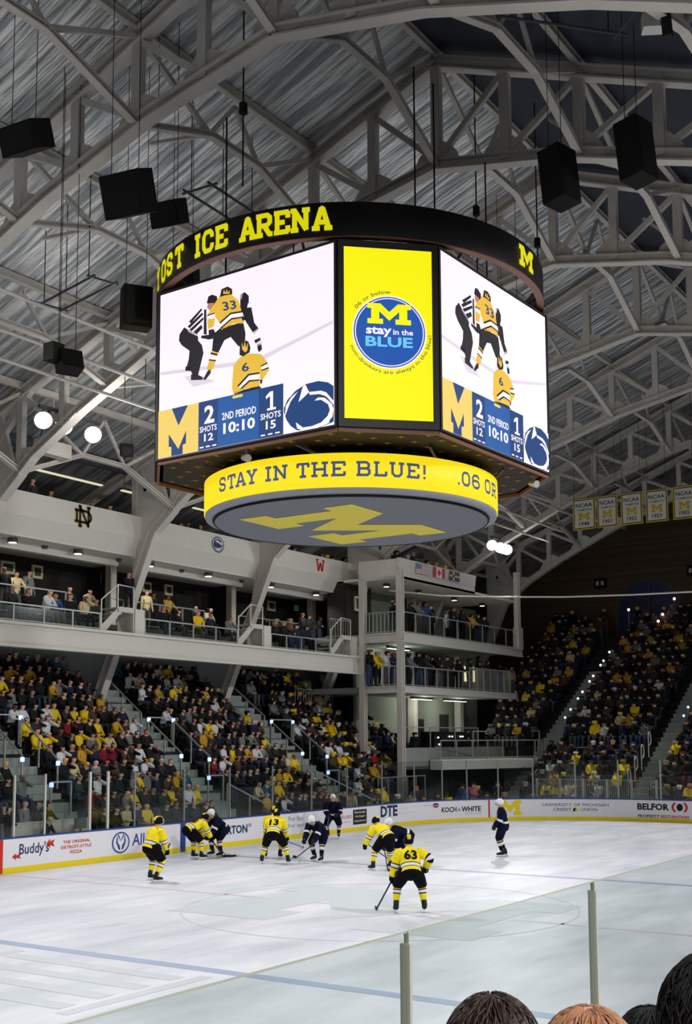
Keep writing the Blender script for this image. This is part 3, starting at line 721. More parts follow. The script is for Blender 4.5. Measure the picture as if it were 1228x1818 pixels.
# ------------------------------------------------------------------ braces between the trusses, along the building
LINES = [(-4, 'four panels down the dark near slope'), (-2, 'two panels down the dark near slope'), (0, 'under the roof ridge'), (2, 'two panels down the silver far slope'),
         (4, 'four panels down the silver far slope'), (6, 'six panels down the silver far slope'), (8, 'at the foot of the silver far slope')]
BAY = ['ahead of the first truss', 'between first and second truss', 'between second and third truss', 'between third and fourth truss', 'between fourth and fifth truss', 'between fifth and sixth truss', 'between sixth and last truss']
for j in range(7):
    for k, where in LINES:
        if k < 0 and j > 4: continue
        y = YR+PAN*k; x0, x1 = TX[j], TX[j+1]; zb, zt = chord_z(y), top_z(y); L = x1-x0
        t = thing('roof_brace', 'bent steel brace %s, %s' % (BAY[j], where), 'brace', (x0+L/2, y, zb), 'braces between roof trusses')
        P = [Vector((x0, y, zb)), Vector((x0+L*.36, y, zb+(zt-zb)*.42)), Vector((x0+L*.64, y, zb+(zt-zb)*.42)), Vector((x1, y, zb))]
        for p, q in zip(P, P[1:]):
            m = MB(); m.ibeam(p, q, 0.20, 0.16); m.build('strut', STEEL, t)
        m = MB(); m.bar(P[1], (x0+.1, y, zt), 0.12, 0.12); m.build('diagonal', STEEL, t)
        m = MB(); m.bar(P[2], (x1-.1, y, zt), 0.12, 0.12); m.build('diagonal', STEEL, t)
        m = MB(); m.bar((x0+L/2, y, zt-.05), P[1], 0.10, 0.10); m.build('hanger', STEEL, t)
        m = MB(); m.bar((x0+L/2, y, zt-.05), P[2], 0.10, 0.10); m.build('hanger', STEEL, t)
        m = MB(); m.bar(P[1]+Vector((0, 0, 0)), Vector((x0+L*.36, y+PAN, chord_z(y+PAN)+(top_z(y+PAN)-chord_z(y+PAN))*.95)), 0.09, 0.09); m.build('side_tie', STEEL, t)
for k in range(-6, 9, 2):
    y = YR+PAN*k
    m = MB(); m.ibeam((12, y, roof_z(y)-.14), (74.2, y, roof_z(y)-.14), 0.16, 0.24)
    side = 'dark near slope' if k < 0 else 'silver far slope'
    m.build('roof_purlin', STEEL, label=('long steel purlin along the very ridge of the roof' if k == 0 else 'long steel purlin under the %s, %s from the ridge' % (side, ['first', 'second', 'third', 'fourth'][abs(k)//2-1])), cat='purlin', group='roof purlins')
# ------------------------------------------------------------------ dasher boards with adverts
BOARD = mat('white board facing', (236, 234, 238), 0.4, var=0.02)
CAPB = mat('blue cap rail', (44, 66, 132), 0.4)
KICK = mat('yellow kick strip', (240, 214, 24), 0.45)
GREY_T = mat('grey print', (150, 150, 156), 0.5); BLK_T = mat('black print', (24, 24, 28), 0.5)
BLUE_T = mat('blue print', (36, 66, 140), 0.5); NVY_T = mat('deep blue print', (22, 48, 92), 0.5); CRM = mat('cream print', (236, 226, 190), 0.5)
RB_ = thing('rink_boards', 'white dasher boards with printed adverts and yellow kick strip along far side and end', 'rink boards', (SXC, YF, 0))
SEND = SL2+26.0
def along(s0, s1, n): return [s0+(s1-s0)*k/n for k in range(n+1)]
SS = along(-26, SL1, 8)+along(SL1, SL2, 24)[1:]+along(SL2, SEND, 3)[1:]
def band(mb, ss, z0, z1, off0, off1):
    R_ = []
    for s in ss:
        a, b = bp(s, off0), bp(s, off1)
        R_.append([(a[0], a[1], z0), (a[0], a[1], z1), (b[0], b[1], z1), (b[0], b[1], z0)])
    mb.loft(R_, True)
m = MB(); band(m, SS, 0.17, 1.00, 0.0, -0.10); m.build('board_panel', BOARD, RB_)
m = MB(); band(m, SS, 0.0, 0.17, 0.012, -0.10); m.build('kick_strip', KICK, RB_)
m = MB(); band(m, SS, 1.00, 1.045, 0.025, -0.13); m.build('cap_rail', CAPB, RB_)
m = MB(); band(m, along(-26, 1.02, 4), 0.02, 0.99, 0.016, 0.0); m.build('red_gate', RED, RB_)
m = MB(); band(m, along(8.76, 9.02, 1), 0.02, 0.99, 0.016, 0.0); m.build('blue_marker', BLUE_T, RB_)
m = MB(); band(m, along(28.76, 28.84, 1), 0.0, 0.99, 0.016, 0.0); m.build('red_marker', RED, RB_)
def bf(off=0.008):
    def fr(u, v): p = bp(u, off); return (p[0], p[1], v)
    return fr
def ad(name, items):
    """one advert: items of (text, s0, s1, z0, z1, colour, bold, shear)"""
    cols = []; m = MB()
    for t, u0, u1, v0, v1, c, b, sh in items:
        if c not in cols: cols.append(c)
        m.k = cols.index(c); put_text(m, t, bf(), u0, u1, v0, v1, b, sh)
    return m, cols
def arrow(m, s0, s1, z, h, slope=0.0):
    L = s1-s0
    m.flat([(s0, z), (s0+L*.45, z+h), (s0+L*.42, z+h*.35), (s1, z+h*.75+slope), (s1-L*.2, z), (s1, z-h*.75+slope), (s0+L*.42, z-h*.35), (s0+L*.45, z-h)], bf())
m, c = ad('a', [("Buddy's", 1.62, 2.78, .42, .84, NVY_T, .01, .06)]); c.append(RED); m.k = 1
arrow(m, 1.36, 1.72, .47, .10); arrow(m, 2.68, 3.02, .76, .15); m.build('script_advert', c, RB_)
m, c = ad('a', [('THE ORIGINAL', 3.36, 4.50, .70, .80, RED, .02, 0), ('DETROIT-STYLE', 3.28, 4.55, .54, .64, RED, .02, 0), ('PIZZA', 3.66, 4.16, .38, .48, RED, .02, 0)]); m.build('slogan_advert', c, RB_)
m = MB(); cx, cz = 5.86, .56
for n, (q, k) in enumerate(((1, 0), (.86, 1))):
    m.k = k; m.flat(ring2d(cx, cz, .40*q, 32, .345*q), bf(.008+.002*n))
m.k = 0
for sx in (-1, 1):
    m.flat([(cx+sx*.03, cz-.24), (cx+sx*.10, cz-.22), (cx+sx*.22, cz+.02), (cx+sx*.19, cz+.2), (cx+sx*.15, cz+.2), (cx+sx*.15, cz+.02), (cx+sx*.05, cz-.1)], bf(.013))
m.flat([(cx-.16, cz+.24), (cx-.02, cz+.06), (cx+.0, cz+.06), (cx-.1, cz+.26)], bf(.013)); m.flat([(cx+.16, cz+.24), (cx+.02, cz+.06), (cx+.0, cz+.06), (cx+.1, cz+.26)], bf(.013))
put_text(m, 'Allstate', bf(), 6.38, 8.02, .41, .80, .01, .05); m.build('insurance_advert', [BLUE_T, BOARD], RB_)
m, c = ad('a', [('KERTON', 10.80, 12.48, .44, .75, NVY_T, .03, 0), ('®', 12.54, 12.72, .64, .78, NVY_T, 0, 0)]); m.build('name_advert', c, RB_)
m, c = ad('a', [('MICH', 13.90, 14.62, .76, .88, BLK_T, .02, 0), ('For fun.', 15.06, 16.12, .68, .88, GREY_T, .01, 0), ('For sport.', 15.06, 16.40, .40, .60, GREY_T, .01, 0)]); m.build('grey_advert', c, RB_)
m, c = ad('a', [('JEWELERS', 18.30, 19.56, .52, .70, RED, 0, 0), ('LEWIS', 18.0, 18.9, .74, .86, RED, 0, 0), ('ANN ARBOR', 18.45, 19.46, .40, .44, RED, 0, 0)])
m.build('jeweller_advert', c, RB_)
m = MB(); m.flat([(19.66, .28), (20.72, .28), (20.72, .90), (19.66, .90)], bf()); m.k = 1
for t, a, b_, z in (('Where Ann Arbor', 19.76, 20.62, .74), ('Gets Engaged', 19.82, 20.56, .56), ('lewisjewelers.com', 19.76, 20.62, .37)): put_text(m, t, bf(.012), a, b_, z, z+.10, .02)
m.build('dark_box_advert', [BLK_T, CRM], RB_)
m, c = ad('a', [('DTE', 21.86, 23.26, .46, .95, NVY_T, .04, 0), ('Energy', 23.40, 24.0, .72, .80, mat('faint print', (205, 204, 208)), 0, 0), ('generations', 23.40, 24.5, .52, .60, mat('faint print', (205, 204, 208)), 0, 0)]); m.build('energy_advert', c, RB_)
m, c = ad('a', [('driven by', 25.10, 25.74, .80, .85, BLK_T, .0, 0), ('KOCH', 26.20, 27.05, .47, .71, BLK_T, .03, .08), ('&', 27.12, 27.30, .50, .66, GREY_T, .02, .05), ('WHITE', 27.32, 28.36, .47, .71, BLK_T, .03, .08), ('HEATING & COOLING', 27.5, 28.4, .36, .41, GREY_T, 0, 0)])
c.append(RED); c.append(BLUE_T)
m.k = len(c)-2; m.flat([(25.86+.18*math.cos(a), .80+.10*math.sin(a)) for a in [PI+PI*k/10 for k in range(11)]], bf()); m.k = len(c)-1
m.flat([(25.86+.18*math.cos(a), .82+.10*math.sin(a)) for a in [PI*k/10 for k in range(11)]], bf()); m.build('heating_advert', c, RB_)
m = MB(); block_m(m, bf(), 29.30, 30.42, .26, .96); m.build('yellow_emblem', YEL, RB_)
m, c = ad('a', [('UNIVERSITY OF MICHIGAN', 31.44, 34.55, .66, .80, NVY_T, .0, 0), ('CREDIT', 31.94, 32.80, .44, .58, NVY_T, 0, 0), ('UNION', 33.22, 34.0, .44, .58, NVY_T, 0, 0)])
c.append(YEL); m.k = 1; m.flat(ring2d(33.02, .50, .09, 12, .1), bf()); c.append(BLK_T); m.k = 2; m.flat([(32.86, .42), (32.96, .42), (33.0, .56), (32.94, .6), (32.88, .54)], bf(.011)); m.build('credit_union_advert', c, RB_)
m, c = ad('a', [('BELFOR', 35.88, 37.38, .54, .85, BLK_T, .04, 0), ('PROPERTY', 35.90, 36.92, .19, .33, BLK_T, .02, 0), ('RESTORATION', 36.98, 38.28, .19, .33, RED, .02, 0)])
m.k = 0; m.flat(ring2d(37.88, .70, .15, 20, .17), bf()); m.k = c.index(RED)
for a0 in (-.9, PI-.9):
    A = [a0+1.8*k/8 for k in range(9)]
    m.flat([(37.88+.38*math.cos(a), .70+.30*math.sin(a)) for a in A]+[(37.88+.27*math.cos(a), .70+.22*math.sin(a)) for a in A[::-1]], bf())
m.build('restoration_advert', c, RB_)
# near boards under the near glass
NB = thing('near_boards', 'low white boards under the near protective glass', 'rink boards', (6, YC0-12.95, 0))
m = MB(); m.bx(-6, 30, YC0-13.05, YC0-12.95, 0.17, 1.0); m.build('board_panel', BOARD, NB)
m = MB(); m.bx(-6, 30, YC0-13.05, YC0-12.94, 0.0, 0.17); m.build('kick_strip', KICK, NB)
m = MB(); m.bx(-6, 30, YC0-13.10, YC0-12.92, 1.0, 1.05); m.build('cap_rail', CAPB, NB)
# ------------------------------------------------------------------ protective glass
GB = [0.2, 1.45, 2.64, 4.51, 5.30, 6.54, 9.0, 11.5, 14.1, 16.7, 19.3, 22.08, 24.56, 26.3, 27.68, 29.3, 31.0, 33.0, 35.0, 37.0, 39.0]
WHO = ['over the red gate end of the far boards', 'over the script name advert', 'over the red slogan advert', 'framed by two thick white posts', 'over the round hands advert', 'over the blue insurance name',
       'behind the two bent skaters by the blue marker', 'over the navy capitals advert', 'over the grey lettering advert', 'behind the navy skater facing the camera', 'over the dark box advert', 'over the big navy three letter advert',
       'over the faint grey lettering', 'over the little round red and blue mark', 'over the heating advert capitals', 'over the yellow block letter', 'at the start of the picket fence', 'over the credit union advert', 'at the end of the picket fence', 'over the restoration advert', 'beyond the restoration advert']
for k, (s0, s1) in enumerate(zip(GB, GB[1:])):
    zt = 2.86
    p = bp(s0, -0.06); t = thing('glass_panel', 'clear glass pane on the rink boards '+WHO[k], 'glass panel', (p[0], p[1], 1.045), 'protective glass round the rink')
    n = 1 if s1 < SL1 else 4; m = MB(); m_ss = along(s0+.01, s1-.01, n)
    band(m, m_ss, 1.045, zt, -0.055, -0.067); m.build('pane', GLASS, t)
    big = k in (3, 4); w = 0.075 if big else (0.05 if k < 4 else 0.022)
    q = bp(s0, -0.06); m = MB(); m.bx(q[0]-w/2, q[0]+w/2, q[1]-.035, q[1]+.035, 1.045, zt if not big else zt+.02); m.build('support_post', WHITE_P if k < 5 else RAIL, t)
NY = YC0-12.95-0.04
NG = [(-2.9, -1.32), (-1.32, .05), (.05, 1.59), (1.62, 2.92), (2.92, 4.30), (4.30, 5.70), (5.70, 7.1), (7.1, 8.5), (8.5, 9.9)]
NLAB = {3: 'with its free corner low in the view', 4: 'between the two thin posts', 5: 'just after the farther thin post', 6: 'second after the farther thin post', 7: 'third after the farther thin post', 8: 'fourth after the farther thin post'}
for k, (x0, x1) in enumerate(NG):
    if k < 3: continue
    t = thing('glass_panel', 'near protective glass pane over the near boards, '+NLAB[k], 'glass panel', (x0, NY, 1.05), 'near protective glass')
    m = MB(); m.bx(x0+.004, x1-.004, NY-.008, NY+.008, 1.05, 3.32); m.build('pane', GLASS_NEAR, t)
    m = MB(); m.bx(x0+.004, x1-.004, NY-.005, NY+.005, 3.32, 3.323); m.build('top_edge', mat('polished pane edge', (166, 168, 152), .4), t)
    m = MB(); m.bx(x0+.002, x0+.004, NY-.008, NY+.008, 1.05, 3.32); m.build('side_edge', mat('polished pane edge', (150, 152, 132), .4), t)
    if k in (4, 5):
        m = MB(); m.bx(x0-.007, x0+.007, NY-.016, NY+.016, 1.05, 3.29); m.build('support_post', mat('olive grey post', (176, 176, 160), 0.5), t)
# netting cable across the end
m = MB(); m.sweep([(48.75, 29.12, 11.0), (47.3, 28.9, 10.88), (47.3, 26.1, 10.43), (47.3, 23.2, 10.17), (47.3, 20, 9.95), (47.3, 17, 9.83), (47.3, 13, 9.74), (47.3, 4, 9.9)], 0.038, 6)
m.build('netting_cable', ALU, label='pale slack cable strung high across the rink end', cat='cable')
# picket fence behind the end boards
t = thing('picket_fence', 'white metal picket barrier standing just behind the end boards', 'fence', (54.9, 22, 0.2))
m = MB()
for z in (0.75, 1.86): m.bx(54.88, 54.93, 18.9, 25.0, z-.025, z+.025)
m.build('rail', RAIL, t)
for k in range(6):
    y = 18.9+6.1*k/5; m = MB(); m.bx(54.86, 54.95, y-.045, y+.045, -0.06, 1.90); m.build('fence_post', WHITE_P, t)
for k in range(56):
    y = 18.95+6.0*k/55; m = MB(); m.bx(54.895, 54.915, y-.011, y+.011, 0.75, 1.86); m.build('picket', RAIL, t)
# ------------------------------------------------------------------ far side balconies
DKW = mat('dark suite wall', (44, 42, 40), 0.8, var=0.1)
GRN = mat('grey green block wall', (140, 146, 134), 0.8, var=0.06)
XB0, XB1 = 18.0, 48.7
def st(mb, name, mt): return mb.build(name, mt, kind='structure')
m = MB(); m.bx(XB0, XB1, 31.75, 38.6, 7.72, 7.95); st(m, 'floor_balcony', CONC)
m = MB(); m.ibeam((XB0, 31.62, 7.50), (XB1, 31.62, 7.50), 0.34, 0.88, t=0.10); st(m, 'beam_balcony', WHITE_P)
m = MB(); m.bx(XB0, XB1, 33.5, 38.6, 7.95, 8.45); st(m, 'floor_balcony_platform', CONC_D)
SET_BACK = 1.04
m = MB(); m.bx(XB0, XB1, 31.60, 31.74, 11.64, 12.52); st(m, 'wall_balcony_fascia', WHITE_P)
m = MB(); m.slab([(31.62, 11.64), (31.95, 11.05), (32.1, 11.05), (32.1, 11.64)], lambda y, z: (XB0, y, z), lambda y, z: (XB1, y, z)); st(m, 'wall_balcony_fascia.001', WHITE_P)
m = MB(); m.bx(XB0, XB1, 31.95, 36.4, 10.98, 11.10); st(m, 'ceiling_balcony', WHITE_P)
m = MB(); m.bx(XB0, XB1, 31.74, 36.4, 11.50, 11.64); st(m, 'floor_upper_balcony', CONC_D)
m = MB(); m.bx(XB0, XB1, 35.4, 35.6, 7.7, 10.98); st(m, 'wall_suite_back', DKW)
SET_BACK = 1.0
m = MB(); m.bx(XB0, XB1, 37.3, 37.5, 11.64, 13.5); st(m, 'wall_upper_balcony_back', DKW)
m = MB(); m.bx(XB0, 60, 37.0, 37.2, 5.0, 7.72); st(m, 'wall_stand_back', CONC)
SET_BACK = 1.04
for k, x in enumerate((26.3, 34.2, 41.9, 48.3)):
    m = MB(); m.bx(x-.16, x+.16, 34.0, 34.32, 7.7, 10.98); st(m, 'column_suite', STEEL)
    m = MB(); m.bx(x+.16, x+.24, 34.05, 35.4, 8.3, 10.98); st(m, 'partition_suite', DKW)
for k, (x0, x1) in enumerate(((19.5, 25.6), (26.9, 33.2), (34.8, 41.0), (42.4, 47.4))):
    m = MB(); m.bx(x0, x1, 32.78, 33.05, 10.68, 10.975)
    m.build('shade_housing', WHITE_P, label='long white roller shade housing above the %s balcony suite' % ORD[k], cat='shade housing', group='shade housings along the suites')
# logos on the fascia
def ff(y): return lambda u, v: (u, y, v)
LG = thing('fascia_emblem', 'black and gold interlocked letters emblem on the white balcony fascia', 'emblem', (30.15, 31.58, 12.05), 'balcony fascia emblems')
m = MB(); f = ff(31.575)
def strokes(m, P, w, f):
    for (ax, ay), (bx_, by) in zip(P, P[1:]):
        d = math.hypot(bx_-ax, by-ay); nx, ny = -(by-ay)/d*w, (bx_-ax)/d*w
        m.poly([f(ax+nx, ay+ny), f(ax-nx, ay-ny), f(bx_-nx, by-ny), f(bx_+nx, by+ny)])
NDS = [[(30.0, 11.68), (30.0, 12.42)], [(30.0, 12.40), (30.42, 11.70)], [(30.42, 11.68), (30.42, 12.42)], [(29.92, 11.69), (30.10, 11.69)], [(29.92, 12.41), (30.06, 12.41)], [(30.34, 12.41), (30.52, 12.41)], [(29.74, 11.84), (30.36, 11.84), (30.54, 11.96), (30.54, 12.14), (30.36, 12.26), (29.74, 12.26)], [(29.84, 11.84), (29.84, 12.26)]]
m.k = 0
for P in NDS: strokes(m, P, .062, ff(31.585))
m.k = 1
for P in NDS: strokes(m, P, .042, ff(31.578))
m.build('emblem', [mat('gold print', (190, 150, 50)), BLACK], LG)
LG = thing('fascia_emblem', 'round dark blue lion head emblem on the white balcony fascia', 'emblem', (37.83, 31.58, 12.05), 'balcony fascia emblems')
m = MB(); cx, cz = 37.85, 12.06
m.k = 0; m.flat(ring2d(cx, cz, .40, 28, .34), ff(31.59)); m.k = 1; m.flat(ring2d(cx, cz, .345, 28, .29), ff(31.585)); m.k = 0; m.flat(ring2d(cx-.01, cz-.01, .30, 24, .25), ff(31.58))
m.k = 1; m.flat([(cx-.2, cz+.12), (cx-.05, cz+.2), (cx+.15, cz+.1), (cx+.28, cz+.12), (cx+.22, cz-.02), (cx+.05, cz+.06), (cx-.08, cz+.08)], ff(31.575))
m.flat([(cx-.26, cz-.12), (cx-.05, cz-.26), (cx+.12, cz-.22), (cx+.26, cz-.05), (cx+.12, cz-.12), (cx-.05, cz-.16)], ff(31.575)); m.build('emblem', [NVY_T, WHITE_P], LG)
LG = thing('fascia_emblem', 'small red letter emblem on the white balcony fascia near its end', 'emblem', (45.4, 31.58, 12.05), 'balcony fascia emblems')
m = MB(); strokes(m, [(45.12, 12.34), (45.24, 11.82), (45.39, 12.2), (45.54, 11.82), (45.66, 12.34)], .055, ff(31.58)); strokes(m, [(45.04, 12.34), (45.24, 12.34)], .03, ff(31.58)); strokes(m, [(45.54, 12.34), (45.74, 12.34)], .03, ff(31.58)); m.build('emblem', RED, LG)
SET_BACK = 1.0
# front rails, bay by bay
def rail_run(name, label, P, h, n, group, mid=True, cat='railing', pane=False, post=.025):
    c = [sum(p[i] for p in P)/len(P) for i in range(3)]
    t = thing(name, label, cat, (c[0], c[1], min(p[2] for p in P)), group)
    up = Vector((0, 0, h))
    m = MB()
    for p, q in zip(P, P[1:]): m.bar(Vector(p)+up, Vector(q)+up, 0.05, 0.05)
    m.build('top_rail', RAIL, t)
    if mid:
        m = MB()
        for p, q in zip(P, P[1:]): m.bar(Vector(p)+up*.1, Vector(q)+up*.1, 0.03, 0.03)
        m.build('bottom_rail', RAIL, t)
    for p, q in zip(P, P[1:]):
        p, q = Vector(p), Vector(q)
        for k in range(n+1):
            a = p.lerp(q, k/n); m = MB(); m.bar(a, a+up, post*2, post*2); m.build('rail_post', RAIL, t)
    if pane:
        m = MB()
        for p, q in zip(P, P[1:]):
            p, q = Vector(p), Vector(q); m.bar(p+up*.5, q+up*.5, 0.012, h*.75)
        m.build('pane', GLASS, t)
    return t
BAYN = ['first', 'second', 'third']
for k, (x0, x1, xs) in enumerate(((24.4, 31.2, 31.25), (33.6, 39.3, 39.35), (41.7, 46.3, 46.4))):
    rail_run('balcony_railing', 'low grey front rail of the %s balcony bay, above the white beam' % BAYN[k], [(x0, 31.7, 7.95), (x1, 31.7, 7.95)], 0.62, max(4, int((x1-x0)/1.15)), 'balcony front rails', pane=True)
    rail_run('balcony_railing', 'grey upper rail on the platform of the %s balcony bay' % BAYN[k], [(x0, 33.55, 8.45), (x1, 33.55, 8.45)], 1.05, max(4, int((x1-x0)/1.5)), 'balcony platform rails')
    # little stair with a landing and a white box
    t = thing('balcony_stair', 'small steel stair with landing at the end of the %s balcony bay' % BAYN[k], 'stair', (xs+1, 31.8, 7.95), 'balcony stairs')
    m = MB(); m.slab([(xs, 7.97), (xs+.25, 7.97), (xs+1.05, 8.72), (xs+1.7, 8.72), (xs+1.7, 8.92), (xs+.95, 8.92), (xs, 8.12)], lambda x, z: (x, 31.66, z), lambda x, z: (x, 31.72, z)); m.build('stringer', STEEL, t)
    m = MB()
    for s in range(4): m.bx(xs+.1+.25*s, xs+.38+.25*s, 31.72, 32.7, 8.02+.2*s, 8.10+.2*s)
    m.bx(xs+1.0, xs+1.75, 31.72, 32.7, 8.85, 8.92); m.build('tread', CONC, t)
    m = MB(); m.sweep([(xs, 31.68, 8.0), (xs, 31.68, 9.1), (xs+.85, 31.68, 9.75), (xs+1.7, 31.68, 9.72), (xs+1.7, 31.68, 8.0)], .03, 6); m.bar((xs+.85, 31.68, 9.75), (xs+.85, 31.68, 8.7), .04); m.build('handrail', WHITE_P, t)
    m = MB(); m.bx(xs+1.78, xs+2.3, 31.66, 32.6, 7.96, 8.9); m.build('white_cabinet', WHITE_P, label='white box cabinet beside the stair of the %s balcony bay' % BAYN[k], cat='cabinet', group='cabinets on the balcony')
# pictures, televisions, downlights
SET_BACK = 1.04
def wall_pic(x, z, w, h, label, y=35.35):
    t = thing('framed_picture', label, 'picture', (x, y, z), 'framed pictures on the suite walls')
    m = MB(); m.bx(x-w/2, x+w/2, y-.05, y+.04, z-h/2, z+h/2); m.build('frame', CRM, t)
    m = MB(); m.bx(x-w/2+.1, x+w/2-.1, y-.06, y-.045, z-h/2+.1, z+h/2-.1); m.build('photograph', mat('dark printed photograph', (60, 70, 50), var=0.6, scale=4), t)
def tv(x, z, w, h, label, y=34.95):
    t = thing('television', label, 'television', (x, y, z), 'televisions in the suites')
    m = MB(); m.bx(x-w/2, x+w/2, y-.06, y+.04, z-h/2, z+h/2); m.bx(x-.06, x+.06, y+.04, 35.38, z-.06, z+.06); m.build('body', BLACK, t)
    m = MB(); m.bx(x-w/2+.05, x+w/2-.05, y-.07, y-.058, z-h/2+.05, z+h/2-.05); m.build('screen', mat('dim green screen', (52, 74, 44), emit=0.35, var=0), t)
wall_pic(29.9, 10.45, .66, .48, 'cream framed picture on the dark wall of the first suite, behind two standing people'); wall_pic(31.36, 10.45, .52, .52, 'tall cream framed picture on the first suite wall, beside a person in grey')
wall_pic(37.54, 10.5, .55, .45, 'cream framed picture near the truss leg in the second suite'); wall_pic(38.95, 10.52, .5, .48, 'cream framed picture in the second suite behind the person in gold')
wall_pic(46.5, 10.5, .6, .5, 'dim framed picture in the third suite behind the standing row')
tv(34.6, 10.5, .62, .45, 'dim green television hanging in the first suite'); tv(42.5, 10.5, .6, .45, 'dim green television hanging in the second suite'); tv(48.0, 10.5, .5, .4, 'dim television hanging in the third suite')
def downlight(x, y, z, label, e=60):
    t = thing('downlight', label, 'lamp', (x, y, z), 'round downlights under the balcony')
    m = MB(); m.tube((x, y, z), (x, y, z-.16), .17, .19, 14); m.build('can', STEEL_D, t)
    m = MB(); m.tube((x, y, z-.165), (x, y, z-.18), .14, .14, 14); m.build('lens', TUBE_ON, t)
    ld = bpy.data.lights.new('downlight_beam', 'SPOT'); lo = bpy.data.objects.new('downlight_beam', ld); C.objects.link(lo); lo.location = set_back((x, y, z-.24))
    ld.energy = e; ld.spot_size = math.radians(140); ld.spot_blend = .7; ld.shadow_soft_size = .15; ld.color = (1, .95, .82)
for k, x in enumerate((27.6, 30.7, 34.6, 38.2, 42.6, 46.2)):
    downlight(x, 32.4, 10.98, 'round white downlight in the balcony soffit, %s from the red gate end' % ORD[k], 110)
for k, x in enumerate((29.4, 33.2, 36.9, 40.9)):
    m = MB(); m.tube((x, 32.8, 10.98), (x, 32.8, 10.86), .16, .12, 12); m.build('ceiling_speaker', STEEL_D, label='small dark round ceiling speaker in the balcony soffit, %s along' % ORD[k], cat='speaker', group='soffit speakers')
SET_BACK = 1.0
for k, (x0, x1) in enumerate(((28.6, 33.0), (34.0, 37.2), (38.4, 41.4))):
    t = thing('strip_light', 'long pale fluorescent strip light above the upper balcony, %s along' % ORD[k], 'strip light', (x0, 33.5, 14.0), 'fluorescent strips over the upper balcony')
    for q in ((x0+.2, 33.5), (x1-.2, 33.5)):
        m = MB(); m.tube((q[0], q[1], 14.06), (q[0], q[1], top_z(33.5)), .012, n=5); m.build('hanger', STEEL_D, t)
    m = MB(); m.bx(x0, x1, 33.4, 33.6, 13.98, 14.06); m.build('housing', STEEL_D, t)
    m = MB(); m.bx(x0+.05, x1-.05, 33.43, 33.57, 13.93, 13.978); m.build('tube', mat('dim lit tube', (232, 224, 186), emit=.9), t)
# ------------------------------------------------------------------ corner block with the flags
YB = 29.3; XA, XZ = 48.9, 62.0
def bfl(y0, y1, z0, z1, name, mt, x0=XA, x1=XZ): m = MB(); m.bx(x0, x1, y0, y1, z0, z1); st(m, name, mt)
bfl(YB, 38.5, 8.72, 9.02, 'floor_flag_balcony', CONC); bfl(YB, 38.5, 6.15, 6.42, 'floor_flag_balcony.001', CONC)
m = MB(); m.ibeam((XA-.1, YB-.02, 8.82), (XZ+.6, YB-.02, 8.82), .2, .48, t=.06); m.ibeam((XA-.1, YB-.02, 6.28), (XZ-.4, YB-.02, 6.28), .2, .34, t=.05)
m.ibeam((XA-.02, YB, 8.82), (XA-.02, 31.6, 8.82), .2, .44, t=.06); m.ibeam((XA-.02, YB, 6.28), (XA-.02, 31.6, 6.28), .2, .34, t=.05); st(m, 'beam_flag_balcony', WHITE_P)
bfl(YB, YB+.12, 2.55, 3.45, 'wall_flag_base', CONC); bfl(YB, 38.5, 2.4, 2.55, 'floor_flag_base', CONC_D)
bfl(YB+.1, 38.5, 11.72, 11.85, 'ceiling_flag_balcony', WHITE_P); bfl(33.5, 33.7, 2.5, 11.8, 'wall_flag_back', GRN, 51.4, 65.0)
m = MB(); m.bx(XA, XA+.1, 32.6, 33.6, 9.0, 11.8); st(m, 'wall_flag_side', DKW)
m = MB(); m.slab([(YB, 12.72), (YB+.08, 12.1), (YB+.2, 12.1), (YB+.2, 12.72)], lambda y, z: (XA, y, z), lambda y, z: (57.0, y, z)); m.bx(XA, 57.0, YB+.1, YB+.2, 11.7, 12.1); m.bx(XA, XA+.12, YB+.1, 31.7, 11.7, 12.68); st(m, 'wall_flag_fascia', WHITE_P)
for k, (x, y, z0, z1) in enumerate(((XA, YB, -.1, 12.1), (XA-.1, 31.4, 3.0, 11.7), (62.1, YB, 9.0, 13.5))):
    m = MB(); m.ibeam((x, y, z0), (x, y, z1), .30, .30, (1, 0, 0), .06); st(m, 'column_flag_balcony', STEEL)
for x in (56.5, 61.9):
    m = MB(); m.bx(x-.2, x+.2, 32.9, 33.3, 2.5, 11.7); st(m, 'column_flag_inner', STEEL)
m = MB(); m.bx(62.32, 62.75, YB-.05, YB+.4, 9.06, 10.3); m.build('end_cabinet', WHITE_P, label='pale upright box at the far end of the upper flag balcony rail', cat='cabinet')
# flags
def flag(x0, x1, z0, z1, name, label, cols, draw):
    t = thing(name, label, 'flag', ((x0+x1)/2, YB, z0), 'flags printed along the fascia')
    m = MB(); draw(m, lambda u, v, n=0: (x0+u*(x1-x0), YB-.02-.004*n+.08*(1-((z0+v*(z1-z0))-12.1)/.62)*0, z0+v*(z1-z0)))
    m.build('flag_cloth', cols, t)
def R4(m, f, k, a, b, c, d, n): m.k = k; m.flat([(a, c), (b, c), (b, d), (a, d)], lambda u, v: f(u, v, n))
FW = mat('white flag cloth', (236, 234, 234)); FR = mat('red flag cloth', (206, 40, 50)); FB = mat('blue flag cloth', (40, 60, 130)); FY = mat('yellow flag cloth', (228, 190, 50)); FPB = mat('pale blue flag field', (122, 132, 168))
def us(m, f):
    R4(m, f, 0, 0, 1, 0, 1, 0)
    for k in range(7): R4(m, f, 1, 0, 1, k*2/13, (k*2+1)/13, 1)
    R4(m, f, 2, 0, .42, .46, 1, 2)
FPR = mat('faded red flag stripe', (196, 140, 146))
flag(50.45, 51.72, 12.12, 12.62, 'striped_flag', 'flag with pale red stripes and blue corner on the balcony fascia', [FW, FPR, FPB], us)
